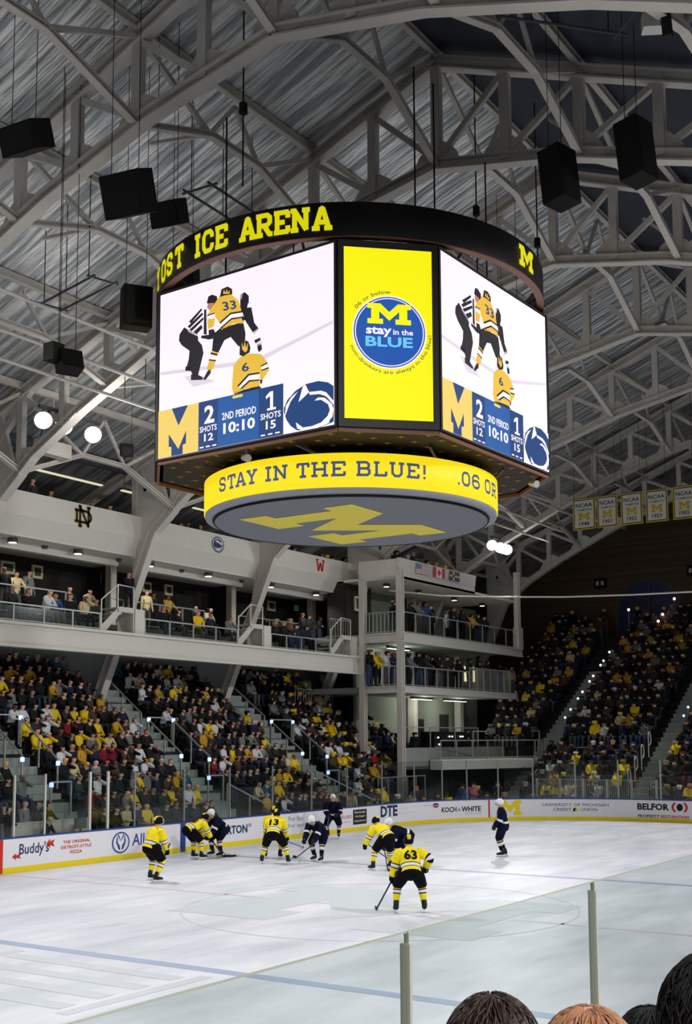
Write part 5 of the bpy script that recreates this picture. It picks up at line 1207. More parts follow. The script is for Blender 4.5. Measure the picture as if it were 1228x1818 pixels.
def skater(sp):
    px, py = sp['pos']; h = math.radians(sp['face']); lean = math.radians(sp['lean']); hz = sp['hip']; sw = sp['stance']; team = sp['team']
    cs, sn = math.cos(h), math.sin(h)
    def W(v): return Vector((px+cs*v[0]-sn*v[1], py+sn*v[0]+cs*v[1], v[2]))
    t = thing('person', sp['label'], 'person', (px, py, 0), 'hockey skaters on the ice')
    P0 = Vector((sp.get('px', -.42*math.sin(lean)), 0, hz)); ax = Vector((math.sin(lean), 0, math.cos(lean))); fw = Vector((math.cos(lean), 0, -math.sin(lean)))
    N = P0+ax*.52; hl = lean*sp.get('hl', .5); HC = N+Vector((math.sin(hl), 0, math.cos(hl)))*.19
    HC.y += sp.get('hy', 0)
    Y = Vector((0, 1, 0)); lat = {}
    F = sp.get('feet', {}); fl = F.get('l', (0, sw)); fr_ = F.get('r', (0, -sw))
    J = {'pelvis': (P0, .12), 'belly': (P0+ax*.2, .125), 'chest': (P0+ax*.4, .14), 'neck': (N+ax*.02, .06), 'head': (HC, .095), 'crown': (HC+Vector((math.sin(hl), 0, math.cos(hl)))*.08, .07)}
    E_ = [('pelvis', 'belly'), ('belly', 'chest'), ('chest', 'neck'), ('neck', 'head'), ('head', 'crown')]
    parts = {}
    for s, f, hk in ((1, fl, 'hl_'), (-1, fr_, 'hr_')):
        hip = P0+Y*.11*s; ank = Vector((f[0], f[1], .17)); knee, ank = ik(hip, ank, .47, .45, (1, .35*s, .2))
        sh = N-ax*.07+Y*.22*s; hand = Vector(sp['hand_l' if s > 0 else 'hand_r']); el, hand = ik(sh, hand, .31, .29, (-.7, .8*s, -.2))
        k = 'l' if s > 0 else 'r'
        J.update({'hip'+k: (hip, .10), 'knee'+k: (knee, .07), 'ankle'+k: (ank, .05), 'toe'+k: (ank+Vector((.04, .0, -.04)), .035), 'sh'+k: (sh, .075), 'el'+k: (el, .05), 'wr'+k: (hand, .035)})
        E_ += [('pelvis', 'hip'+k), ('hip'+k, 'knee'+k), ('knee'+k, 'ankle'+k), ('ankle'+k, 'toe'+k), ('chest', 'sh'+k), ('sh'+k, 'el'+k), ('el'+k, 'wr'+k)]
        parts[k] = (hip, knee, ank, sh, el, hand, s)
    bm_ = skin_body({n: (W(c)-Vector((px, py, 0)), r) for n, (c, r) in J.items()}, E_, 'pelvis')
    bm_.materials.append(SKIN); bo = bpy.data.objects.new('body', bm_); C.objects.link(bo); bo.parent = t; WL[bo.name] = WL[t.name]
    # jersey
    base, dk, wh = (HYEL, HNAV, HWHT) if team == 'y' else (HNAV, HNAV, HWHT)
    JM = [base, dk, wh]
    def ring(tt, a, b): c = P0+ax*(.52*tt); return [W(c+Y*(a*math.cos(2*PI*j/14))+fw*(b*math.sin(2*PI*j/14))) for j in range(14)]
    m = MB(); m.smooth = True
    band_ = [(-.14, .235, .20, 0), (.02, .232, .195, 1), (.06, .23, .19, 2), (.20, .23, .18, 1), (.25, .23, .175, 0), (.5, .235, .165, 0), (.8, .25, .155, 0), (.95, .20, .125, 0), (1.05, .10, .09, 0), (1.12, .085, .085, 0)]
    m.loft([ring(a, b, c) for a, b, c, _ in band_], False, True, [q[3] for q in band_])
    for k in 'lr':
        hip, knee, ank, sh, el, hand, s = parts[k]
        m.smooth = True
        tube_m(m, [W(sh+ax*.03-Y*.06*s), W(sh+Y*.02*s), W(el), W(hand)], [(0, .09, 0), (.12, .12, 0), (.30, .112, 0), (.47, .108, 1), (.505, .107, 2), (.60, .105, 1), (.635, .10, 0), (.86, .088, 0), (.93, .085, 0)], 10)
    jo = m.build('jersey', JM, t)
    if sp.get('num'):
        mb = MB()
        def bk(u, v): la = (u-.5)*-.30; d_ = .172*math.sqrt(max(.05, 1-(la/.27)**2))+.012; return W(P0+ax*(.52*(.34+.46*v))+Y*-la*-1-fw*d_)
        put_text(mb, sp['num'], bk, 0.0, 1, 0, 1, .03)
        mb.build('jersey_number', HNAV if team == 'y' else HWHT, jo)
    # pants
    m = MB(); m.smooth = True
    pr = [(-.42, .10, .08), (-.36, .17, .14), (-.2, .215, .18), (-.05, .215, .18), (.15, .20, .165)]
    m.loft([ring(a, b, c) for a, b, c in pr], True)
    for k in 'lr':
        hip, knee, *_ , s = parts[k]; tube_m(m, [W(hip+ax*.05), W(hip), W(knee+(knee-hip).normalized()*.02)], [(0, .15, 0), (.25, .158, 0), (.6, .148, 0), (1, .122, 0)], 10)
    m.build('pants', HBLK if team == 'y' else HNAV, t)
    for k in 'lr':
        hip, knee, ank, sh, el, hand, s = parts[k]
        m = MB(); m.smooth = True; d = (knee-ank).normalized()
        SM = [HYEL, HNAV, HWHT] if team == 'y' else [HNAV, HGOLD, HWHT]
        sq = [(0, .10, 0), (.12, .098, 0), (.28, .096, 1), (.34, .095, 2), (.48, .092, 1), (.54, .088, 0), (.8, .072, 0), (1, .062, 0)] if team == 'y' else [(0, .10, 0), (.22, .098, 1), (.30, .096, 0), (.40, .094, 2), (.58, .088, 1), (.64, .08, 0), (1, .062, 0)]
        tube_m(m, [W(knee+d*.03), W(ank+d*.06)], sq, 10); m.build('sock', SM, t)
        tw = Vector((1, .12*s, 0)).normalized(); sd = Vector((-tw.y, tw.x, 0))
        m = MB(); m.smooth = True
        def fr2(c, a, b, up_): return [W(c+sd*(a*math.cos(2*PI*j/10))+up_*(b*math.sin(2*PI*j/10))) for j in range(10)]
        Z = Vector((0, 0, 1)); az = Vector((ank.x, ank.y, 0))
        m.loft([fr2(az-tw*.09+Z*.13, .03, .03, Z), fr2(az-tw*.075+Z*.13, .045, .05, Z), fr2(az+tw*.02+Z*.125, .048, .055, Z), fr2(az+tw*.12+Z*.11, .047, .042, Z), fr2(az+tw*.19+Z*.10, .03, .028, Z)], True)
        m.sweep([W(az+Z*.12-tw*.02), W(az+Z*.2-tw*.02), W(ank+d*.12)], [.06, .062, .068], 10)
        bt = m.build('skate_boot', HBOOT, t)
        m = MB(); m.bar(W(az-tw*.10+Z*.055), W(az+tw*.17+Z*.055), .022, .05); m.bar(W(az-tw*.08+Z*.075), W(az-tw*.03+Z*.075), .04, .05); m.bar(W(az+tw*.08+Z*.075), W(az+tw*.14+Z*.075), .04, .05); m.build('blade_holder', HHOLD, bt)
        m = MB(); m.bar(W(az-tw*.13+Z*.016), W(az+tw*.20+Z*.016), .005, .032); m.build('blade', ALU, bt)
        # glove with separate fingers curled round the stick
        m = MB(); m.smooth = True; fd = (hand-el).normalized(); sd2 = fd.cross(Z); sd2 = sd2.normalized() if sd2.length > .1 else Y; dn = fd.cross(sd2).normalized()
        m.sweep([W(hand-fd*.12), W(hand-fd*.04), W(hand+fd*.02), W(hand+fd*.06)], [.085, .075, .06, .05], 10)
        for q in range(4):
            o = sd2*(.042-.028*q); ln = (.07, .08, .076, .06)[q]
            m.sweep([W(hand+fd*.04+o), W(hand+fd*(.04+ln*.8)+o+dn*.01), W(hand+fd*(.03+ln*.8)+o+dn*.05), W(hand+fd*.05+o+dn*.075)], [.021, .021, .019, .016], 6)
        m.sweep([W(hand-fd*.02+sd2*.05), W(hand+fd*.03+sd2*.075+dn*.02), W(hand+fd*.06+sd2*.06+dn*.05)], [.024, .022, .017], 6)
        m.build('glove', HGLV if team == 'n' else HBLK, t)
    # helmet, winged stripes or plain white, wire cage
    hf = Vector((math.cos(hl*1.0), 0, -math.sin(hl*1.0))); hu = Vector((math.sin(hl), 0, math.cos(hl))); ty = math.radians(sp.get('turn', 0))
    hs = Y*math.cos(ty)-hf*math.sin(ty); hf = hf*math.cos(ty)+Y*math.sin(ty)
    def hp(a, e, r=1.0): return W(HC+hu*.03+(hf*math.cos(a)*math.cos(e)*.145+hs*math.sin(a)*math.cos(e)*.118+hu*math.sin(e)*.128)*r)
    m = MB(); m.smooth = True; rings = []
    for e in (-.95, -.6, -.2, .1, .4, .75, 1.1, 1.4):
        rings.append([hp(2*PI*j/16, (max(e, .28) if math.cos(2*PI*j/16) > .45 and e < .28 else (max(e, -.5) if math.cos(2*PI*j/16) > -.2 else e))) for j in range(16)])
    m.loft(rings, True); he = m.build('helmet', HNAV if team == 'y' else HWHT, t)
    if team == 'y':
        for o in (-.5, 0, .5):
            m = MB(); m.sweep([hp(o*.35, .5, 1.03), hp(o*.6, .95, 1.03), hp(o*1.2 if o else 0, 1.4, 1.03), hp(PI-o*.8, .9, 1.03), hp(PI-o*.5, .35, 1.03), hp(PI-o*.45, -.1, 1.03)], [.012, .014, .014, .014, .013, .010], 6); m.build('helmet_stripe', HYEL, he)
        m = MB(); m.sweep([hp(-1.3, .15, 1.03), hp(-.7, .42, 1.04), hp(0, .5, 1.05), hp(.7, .42, 1.04), hp(1.3, .15, 1.03)], [.008, .014, .017, .014, .008], 6); m.build('helmet_wing', HYEL, he)
    m = MB()
    for e in (.2, -.1, -.4, -.7): m.sweep([hp(a, e, 1.12) for a in (-.9, -.45, 0, .45, .9)], .006, 5)
    for a in (-.7, -.35, 0, .35, .7): m.sweep([hp(a, e, 1.12) for e in (.25, -.2, -.75)], .006, 5)
    m.build('face_cage', ALU, he)
    # face: eyes, nose and mouth as small forms on the head
    m = MB(); fp = lambda a, e, r: W(HC+(hf*math.cos(a)*math.cos(e)+hs*math.sin(a)*math.cos(e)+hu*math.sin(e))*r)
    m.k = 0; m.sweep([fp(0, .15, .09), fp(0, -.05, .112), fp(0, -.15, .098)], [.01, .016, .012], 6); m.k = 1
    for a in (-.35, .35): m.ball(fp(a, .12, .09), .012, 6, 4)
    m.k = 2; m.sweep([fp(-.3, -.42, .092), fp(0, -.45, .096), fp(.3, -.42, .092)], .008, 5); m.build('face', [SKIN, BLACK, mat('lips', (170, 96, 90))], bo)
    # stick
    if sp.get('stick'):
        a, tip, ln = sp['stick']; a = W(Vector(a)) if len(a) == 3 and not isinstance(a, Vector) else a
        tip = Vector((tip[0], tip[1], .03)); d = (tip-a).normalized(); sk = thing('hockey_stick', ln, 'hockey stick', (tip.x, tip.y, 0), 'hockey sticks')
        m = MB(); m.bar(a-d*.32, tip, .032, .024); m.build('shaft', HSTK, sk)
        g = Vector((d.x, d.y, 0)); g = g.normalized() if g.length > .01 else Vector((1, 0, 0))
        if 'bdir' in sp: g = Vector((*sp['bdir'], 0)).normalized()
        m = MB(); e1 = tip+g*.16; e2 = tip+g*.29+Vector((-g.y, g.x, 0))*.03
        m.bar(tip+Vector((0, 0, .01)), e1+Vector((0, 0, .01)), .014, .075); m.bar(e1+Vector((0, 0, .01)), e2+Vector((0, 0, .012)), .012, .07); m.build('blade', HTAPE, sk)
def ice(x, y): q = at_z(x, y, 0); return (q.x, q.y)
mid = lambda a, b: ((a[0]+b[0])/2, (a[1]+b[1])/2)
SK = [
 dict(pos=ice(728, 1621), face=38, lean=36, hip=.96, stance=.32, team='y', num='63', px=-.2, hand_l=(.12, .42, .66), hand_r=(.05, -.36, .98), hl=.55, bdir=(.85, .53), stick=((.12, .42, .66), ice(668, 1617), 'dark hockey stick reaching to the ice from the nearest yellow skater'), label='person in yellow jersey 63, skating helmet with wings, crouching nearest on the ice'),
 dict(pos=ice(272, 1565), face=-12, lean=26, hip=.96, stance=.20, team='y', px=-.12, hand_l=(.30, .18, .92), hand_r=(.34, -.16, .80), feet={'l': (.10, .27), 'r': (-.10, -.29)}, stick=((.32, -.16, .80), ice(277, 1560), 'hockey stick held low by the lone yellow skater near the slogan advert'), label='person in yellow jersey standing alone before the round hands advert, looking along the ice'),
 dict(pos=ice(352, 1525), face=-18, lean=64, hip=.96, stance=.24, team='y', px=-.36, hand_l=(.46, .16, .60), hand_r=(.50, -.12, .52), hl=.75, num='28', feet={'l': (-.05, .22), 'r': (.0, -.22)}, stick=((.5, -.12, .52), (30.75, 25.35), 'hockey stick of the bent yellow skater at the blue marker'), label='person in yellow jersey bent double beside the blue marker on the boards'),
 dict(pos=ice(384, 1521), face=165, lean=50, hip=.93, stance=.24, team='n', px=-.26, hand_l=(.42, .16, .62), hand_r=(.38, -.2, .66), stick=((.42, .16, .62), ice(404, 1522), 'hockey stick of the navy skater facing the bent yellow one'), label='person in navy jersey and white helmet tangled with the bent yellow skater by the boards'),
 dict(pos=ice(488, 1534), face=24, lean=42, hip=.97, stance=.42, team='y', num='13', px=-.22, hand_l=(.22, .40, .66), hand_r=(.46, -.30, .66), hl=.6, stick=((.46, -.30, .66), ice(538, 1506), 'hockey stick held out by yellow skater 13 toward the navy centre'), label='person in yellow jersey 13 bent forward, skates wide apart, before the navy capitals advert'),
 dict(pos=(31.3, 23.7), face=20, lean=30, hip=.90, stance=.25, team='y', px=-.15, hand_l=(.36, .2, .8), hand_r=(.38, -.2, .8), label='person in yellow jersey mostly hidden behind yellow skater 13'),
 dict(pos=ice(561, 1530), face=182, lean=62, hip=.94, stance=.22, team='n', px=-.34, hand_l=(.46, .14, .56), hand_r=(.48, -.14, .66), hl=.7, num='21', feet={'l': (.10, .26), 'r': (-.12, -.14)}, stick=((.46, .14, .56), ice(526, 1524), 'hockey stick poking down from the bent navy centre'), label='person in navy jersey and white helmet bent low facing yellow skater 13'),
 dict(pos=ice(591, 1488), face=212, lean=22, hip=.92, stance=.22, team='n', px=-.1, hand_l=(.34, .14, .92), hand_r=(.34, -.16, .86), feet={'l': (0, .22), 'r': (0, -.2)}, stick=((.34, -.16, .86), (37.6, 25.9), 'hockey stick of the navy skater standing before the dark box advert'), label='person in navy jersey and white helmet facing the stands beside the dark box advert'),
 dict(pos=ice(676, 1544), face=68, lean=56, hip=.98, stance=.38, team='y', px=-.34, hand_l=(.30, .42, .62), hand_r=(.44, -.1, .56), hl=.8, feet={'l': (-.08, .36), 'r': (0, -.34)}, stick=((.44, -.1, .56), (30.9, 18.6), 'hockey stick of the doubled over yellow skater behind number 63'), label='person in yellow jersey doubled over with legs wide, behind yellow skater 63'),
 dict(pos=ice(709, 1539), face=142, lean=66, hip=.95, stance=.26, team='n', px=-.25, hand_l=(.42, .2, .6), hand_r=(.44, -.16, .6), num='7', stick=((.44, -.16, .6), ice(688, 1546), 'hockey stick of the navy skater leaning against the doubled over yellow one'), label='person in navy jersey leaning into the doubled over yellow skater'),
 dict(pos=ice(894, 1521), face=120, lean=7, hip=1.04, stance=.13, team='n', px=0, num='8', hand_l=(.30, .16, .98), hand_r=(.28, -.16, 1.0), hl=1.6, feet={'l': (.06, .12), 'r': (-.04, -.12)}, label='person in navy jersey and white helmet standing upright alone before the yellow block letter')]
for sp in SK: skater(sp)
# ------------------------------------------------------------------ spectators
HAIR = [mat('dark brown hair', (40, 30, 24), .7), mat('black hair', (22, 20, 20), .7), mat('brown hair', (86, 60, 40), .7), mat('blond hair', (176, 140, 90), .7), mat('grey hair', (150, 148, 144), .7)]
CAPS = {'yellow': mat('yellow cap', (240, 206, 24), .7), 'white': mat('white cap', (226, 226, 226), .7), 'black': mat('black cap', (24, 24, 26), .7), 'navy': mat('navy cap', (30, 40, 78), .7), 'grey': mat('grey cap', (130, 130, 130), .7), 'orange': mat('orange cap', (214, 120, 40), .7)}
TOPS = {'black': (26, 26, 28), 'charcoal': (52, 52, 54), 'navy': (30, 38, 66), 'grey': (122, 124, 124), 'white': (222, 222, 224), 'yellow': (244, 208, 22), 'gold': (206, 158, 44), 'brown': (84, 64, 48), 'maroon': (124, 32, 42), 'teal': (30, 98, 124), 'pink': (200, 110, 124), 'green': (48, 66, 52), 'cream': (214, 196, 150), 'red': (190, 48, 44), 'blue': (52, 84, 140), 'tan': (176, 150, 120)}
TOPM = {k: mat(k+' top', v, .85, var=.08, scale=6) for k, v in TOPS.items()}
LEGM = [mat('black trousers', (24, 24, 28), .85), mat('blue jeans', (52, 66, 96), .85), mat('grey trousers', (84, 84, 84), .85)]
SKINS = [SKIN, mat('tan skin', (190, 136, 108), .55), mat('pale skin', (226, 180, 154), .55), mat('brown skin', (128, 86, 64), .55)]
def pose(kind):
    V = Vector
    if kind.startswith('sit'):
        ln = {'sit_a': .0, 'sit_b': .22, 'sit_c': .05, 'sit_d': .08}[kind]
        c = lambda x, y, z: V((x+ln*(z-.5), y, z-ln*.25*(z-.5)))
        J = {'pelvis': (V((0, 0, .52)), .135), 'belly': (c(.01, 0, .70), .135), 'chest': (c(0, 0, .92), .15), 'neck': (c(.02, 0, 1.09), .055), 'head': (c(.045, 0, 1.21), .108), 'crown': (c(.04, 0, 1.30), .088)}
        hands = {'sit_a': ((.30, .07, .66), (.30, -.07, .66)), 'sit_b': ((.42, .05, .72), (.42, -.05, .72)), 'sit_c': ((.20, -.10, .80), (.20, .10, .77)), 'sit_d': ((.18, .06, 1.08), (.30, -.07, .66))}[kind]
        legs = (.42, .53, .44, .10)
    else:
        ln = 0; c = lambda x, y, z: V((x, y, z))
        J = {'pelvis': (V((0, 0, .92)), .125), 'belly': (c(0, 0, 1.08), .13), 'chest': (c(0, 0, 1.30), .15), 'neck': (c(.01, 0, 1.47), .055), 'head': (c(.03, 0, 1.59), .108), 'crown': (c(.025, 0, 1.68), .088)}
        hands = {'stand_a': ((.08, .26, .82), (.06, -.26, .82)), 'stand_b': ((.36, .18, 1.06), (.36, -.18, 1.06)), 'stand_c': ((.22, -.10, 1.16), (.22, .10, 1.13)), 'stand_d': ((.16, .05, 1.46), (.2, -.1, 1.1))}[kind]
        legs = (.03, .50, 0, .09)
    E_ = [('pelvis', 'belly'), ('belly', 'chest'), ('chest', 'neck'), ('neck', 'head'), ('head', 'crown')]
    for s, k, h in ((1, 'l', hands[0]), (-1, 'r', hands[1])):
        zc = 1.02 if kind.startswith('sit') else 1.40
        sh = c(0, .18*s, zc); el, hd = ik(sh, h, .28, .26, (-.3, .9*s, -.6))
        z0 = J['pelvis'][0].z
        J.update({'sh'+k: (sh, .072), 'el'+k: (el, .052), 'wr'+k: (hd, .036), 'ha'+k: (hd+(hd-el).normalized()*.06, .042), 'hip'+k: (V((.02, .09*s, z0-.02)), .10), 'knee'+k: (V((legs[0], .12*s, legs[1])), .075), 'ankle'+k: (V((legs[2], .12*s, legs[3])), .05), 'toe'+k: (V((legs[2]+.14, .13*s, .05)), .042)})
        E_ += [('chest', 'sh'+k), ('sh'+k, 'el'+k), ('el'+k, 'wr'+k), ('wr'+k, 'ha'+k), ('pelvis', 'hip'+k), ('hip'+k, 'knee'+k), ('knee'+k, 'ankle'+k), ('ankle'+k, 'toe'+k)]
    return J, E_
def person_mesh(kind, level):
    J, E_ = pose(kind); me = skin_body(J, E_, 'pelvis', level); me.name = 'spectator_'+kind
    hc = J['head'][0]; hz = hc.z; L0 = J['pelvis'][0].z
    seg = [('hipl', 'kneel'), ('kneel', 'anklel'), ('anklel', 'toel'), ('hipr', 'kneer'), ('kneer', 'ankler'), ('ankler', 'toer')]
    tor = [('pelvis', 'belly'), ('belly', 'chest'), ('chest', 'shl'), ('chest', 'shr'), ('shl', 'ell'), ('ell', 'wrl'), ('shr', 'elr'), ('elr', 'wrr')]
    hnd = [('wrl', 'hal'), ('wrr', 'har')]; hd = [('neck', 'head'), ('head', 'crown')]
    def dist(p, a, b):
        a, b = J[a][0], J[b][0]; d = b-a; t_ = max(0, min(1, (p-a).dot(d)/d.length_squared)); return (p-a-d*t_).length
    mi = []
    for p in me.polygons:
        c = p.center
        D = [(min(dist(c, *q) for q in hd)-.02, 'h'), (min(dist(c, *q) for q in tor)-.04, 't'), (min(dist(c, *q) for q in seg)-.02, 'l'), (min(dist(c, *q) for q in hnd), 's')]
        w = min(D)[1]
        if w == 'h': w = 's' if (c.x > hc.x+.02 and c.z < hz+.03) or c.z < hz-.075 else 'r'
        mi.append({'s': 0, 'r': 1, 't': 2, 'l': 3}[w])
    for m_ in (SKIN, HAIR[0], TOPM['black'], LEGM[0]): me.materials.append(m_)
    me.polygons.foreach_set('material_index', mi)
    return me
KINDS_ = ['sit_a', 'sit_b', 'sit_c', 'sit_d', 'stand_a', 'stand_b', 'stand_c', 'stand_d']
PM = {k: person_mesh(k, 1) for k in KINDS_}
PL_ = {k: person_mesh(k, 0) for k in KINDS_}
CAND = []   # (depth, position, heading, pose, scale, skin, hair, top, legs, label, group)
rnd = random.Random(11)
ORDN = ['front', 'second', 'third', 'fourth', 'fifth', 'sixth', 'seventh', 'eighth', 'ninth', 'tenth', 'eleventh', 'twelfth', 'thirteenth', 'fourteenth', 'fifteenth', 'sixteenth', 'seventeenth', 'eighteenth', 'nineteenth', 'twentieth', 'last']
def add(pos, head, kind, top, hair=None, cap=None, place='', group='spectators', leg=None, sc=None, jit=8):
    hr = CAPS[cap] if cap else (hair or rnd.choice(HAIR[:3]+HAIR[:2]+HAIR))
    sc = sc or rnd.uniform(.98, 1.1)
    z = px_of(pos)[2]
    hn = (cap+' cap') if cap else (hr.name)
    lab = 'person in %s top, %s, %s' % (top, hn, place)
    CAND.append((z, tuple(pos), head+rnd.uniform(-jit, jit), kind, sc, rnd.choice(SKINS[:3]*3+[SKINS[3]]), hr, TOPM[top], rnd.choice(LEGM) if leg is None else LEGM[leg], lab, group))
def rtop():
    return rnd.choices(['black', 'charcoal', 'navy', 'grey', 'white', 'yellow', 'gold', 'brown', 'green', 'maroon', 'cream', 'teal'], [50, 16, 10, 5, 5, 7, 3, 5, 2, .8, 2, .6])[0]
def rcap(): return rnd.choices([None, 'black', 'navy', 'white', 'yellow', 'grey'], [68, 10, 6, 5, 6, 3])[0]
SPOT = [(10, 1290, 'white', None), (75, 1285, 'white', None), (35, 1270, 'white', None), (105, 1347, 'white', 'black'), (252, 1345, 'white', None), (233, 1362, 'white', None), (255, 1368, 'white', None), (172, 1408, 'white', None),
 (30, 1284, 'yellow', 'black'), (88, 1238, 'gold', 'yellow'), (68, 1312, 'yellow', None), (90, 1328, 'yellow', 'white'), (153, 1276, 'yellow', None), (132, 1274, 'yellow', None), (180, 1306, 'yellow', None), (178, 1326, 'yellow', None), (238, 1402, 'yellow', None), (38, 1365, 'black', 'yellow'), (130, 1358, 'black', 'yellow'),
 (187, 1346, 'maroon', None), (204, 1345, 'maroon', None), (125, 1307, 'maroon', None), (20, 1200, 'gold', None), (45, 1198, 'gold', None), (168, 1360, 'grey', 'white'), (283, 1370, 'charcoal', 'white'),
 (463, 1322, 'yellow', None), (582, 1302, 'yellow', None), (613, 1350, 'yellow', 'white'), (517, 1260, 'yellow', None), (501, 1186, 'yellow', None), (527, 1234, 'yellow', None), (441, 1288, 'yellow', None), (590, 1262, 'yellow', None), (558, 1230, 'yellow', None),
 (376, 1290, 'white', None), (435, 1233, 'white', None), (539, 1276, 'white', None), (396, 1340, 'white', None), (444, 1350, 'white', None), (387, 1362, 'white', None), (530, 1306, 'white', None), (278, 1274, 'white', None), (372, 1410, 'yellow', 'yellow'), (338, 1398, 'teal', None), (350, 1420, 'white', 'white'), (665, 1310, 'black', 'yellow'), (647, 1345, 'white', 'yellow'), (660, 1350, 'red', None), (680, 1335, 'yellow', None), (590, 1420, 'yellow', None), (300, 1430, 'yellow', None)]
# far stand, seat by seat
seats = []
def block_of(x):
    b = 0
    for k, (a0, a1) in enumerate(AIS):
        if x > a1: b = k+1
    return b
BN = ['before first aisle', 'past first aisle', 'past second aisle', 'past third aisle', 'past fourth aisle']
for r in range(12):
    y = 28.5+SROW*r+.36; z = .35+SRISE*r
    cnt = {}
    x = 20.8
    while x < 55.2:
        x += .50
        if any(a0-.32 < x < a1+.32 for a0, a1 in AIS): continue
        if r < 2 and (x > 46.5 or x < 26.9 or 36.3 < x < 37.7): continue
        if r >= 8 and any(abs(x-tx) < .5 for tx in TX): continue
        if x > 50 and r > 8: continue
        if x > 50.0-.0*r and y > 31.2+(55-x)*.9: continue
        b = block_of(x); cnt[b] = cnt.get(b, 0)+1
        if rnd.random() < .05: continue
        seats.append((x+rnd.uniform(-.06, .06), y+rnd.uniform(-.05, .08), z, r, b, cnt[b]))
over = {}
for (sx, sy, top, cap) in SPOT:
    best = min(range(len(seats)), key=lambda i: (lambda q: (q[0]-sx)**2+(q[1]-sy)**2+(1e6 if i in over else 0))(px_of((seats[i][0], seats[i][1], seats[i][2]+.85))))
    over[best] = (top, cap)
for i, (x, y, z, r, b, n) in enumerate(seats):
    q = px_of((x, y, z+1.0))
    if not (-25 < q[0] < 1250): continue
    top, cap = over.get(i, (None, None)); top = top or rtop(); cap = cap or (rcap() if i not in over else None)
    add((x, y, z), -84-6*rnd.random(), rnd.choice(KINDS_[:4]), top, cap=cap, place='far stand row %d seat %d %s' % (r+1, n, BN[b]), group='spectators in the far stand', jit=14)
# balcony people: (px, plane Y, floor z, pose, top, cap, place)
BP = [(6, 33.9, 8.45, 'stand_a', 'black', None), (28, 34.6, 8.45, 'stand_b', 'cream', None), (50, 34.5, 8.45, 'stand_a', 'grey', 'black'), (122, 34.2, 8.45, 'sit_a', 'black', None), (154, 34.2, 8.45, 'sit_b', 'tan', None),
 (81, 32.5, 7.95, 'sit_b', 'white', None), (98, 32.6, 7.95, 'sit_a', 'blue', None), (124, 32.5, 7.95, 'sit_a', 'black', 'black'), (150, 32.5, 7.95, 'sit_d', 'cream', None), (20, 32.6, 7.95, 'sit_a', 'charcoal', None), (48, 32.7, 7.95, 'sit_c', 'black', None), (170, 32.6, 7.95, 'sit_a', 'charcoal', None),
 (228, 33.2, 8.9, 'stand_c', 'black', None), (260, 34.6, 8.45, 'stand_a', 'cream', None), (272, 34.7, 8.45, 'stand_c', 'black', None), (298, 34.5, 8.45, 'stand_b', 'gold', None), (346, 34.3, 8.45, 'sit_a', 'black', 'grey'), (366, 34.4, 8.45, 'sit_b', 'cream', None),
 (351, 32.5, 7.95, 'sit_a', 'yellow', None), (373, 32.5, 7.95, 'sit_a', 'navy', None), (404, 32.6, 7.95, 'sit_b', 'grey', None), (290, 32.7, 7.95, 'sit_a', 'black', None), (315, 32.6, 7.95, 'sit_c', 'black', None),
 (458, 34.4, 8.45, 'stand_b', 'black', None), (490, 34.4, 8.45, 'sit_a', 'charcoal', 'grey'), (513, 34.3, 8.45, 'sit_a', 'brown', None), (535, 34.4, 8.45, 'stand_a', 'black', None), (548, 34.5, 8.45, 'stand_b', 'black', None), (567, 34.4, 8.45, 'stand_c', 'charcoal', None),
 (487, 32.5, 7.95, 'sit_a', 'black', None), (501, 32.5, 7.95, 'sit_a', 'black', None), (524, 32.6, 7.95, 'sit_c', 'charcoal', None), (542, 32.5, 7.95, 'sit_a', 'navy', None), (602, 34.2, 8.45, 'stand_a', 'black', 'black'),
 (52, 33.75, 11.95, 'stand_a', 'charcoal', None), (85, 33.75, 11.95, 'sit_a', 'green', None), (160, 33.75, 11.95, 'sit_a', 'black', None), (192, 33.75, 11.95, 'sit_a', 'black', None), (318, 33.75, 11.95, 'sit_a', 'black', None), (331, 33.75, 11.95, 'sit_a', 'maroon', None), (352, 33.75, 11.95, 'sit_c', 'charcoal', None), (520, 33.75, 11.95, 'sit_a', 'black', None), (569, 33.75, 11.95, 'sit_a', 'brown', None), (578, 33.75, 11.95, 'sit_d', 'black', 'yellow'), (588, 33.75, 11.95, 'sit_a', 'black', None), (610, 33.75, 11.95, 'sit_a', 'black', None)]
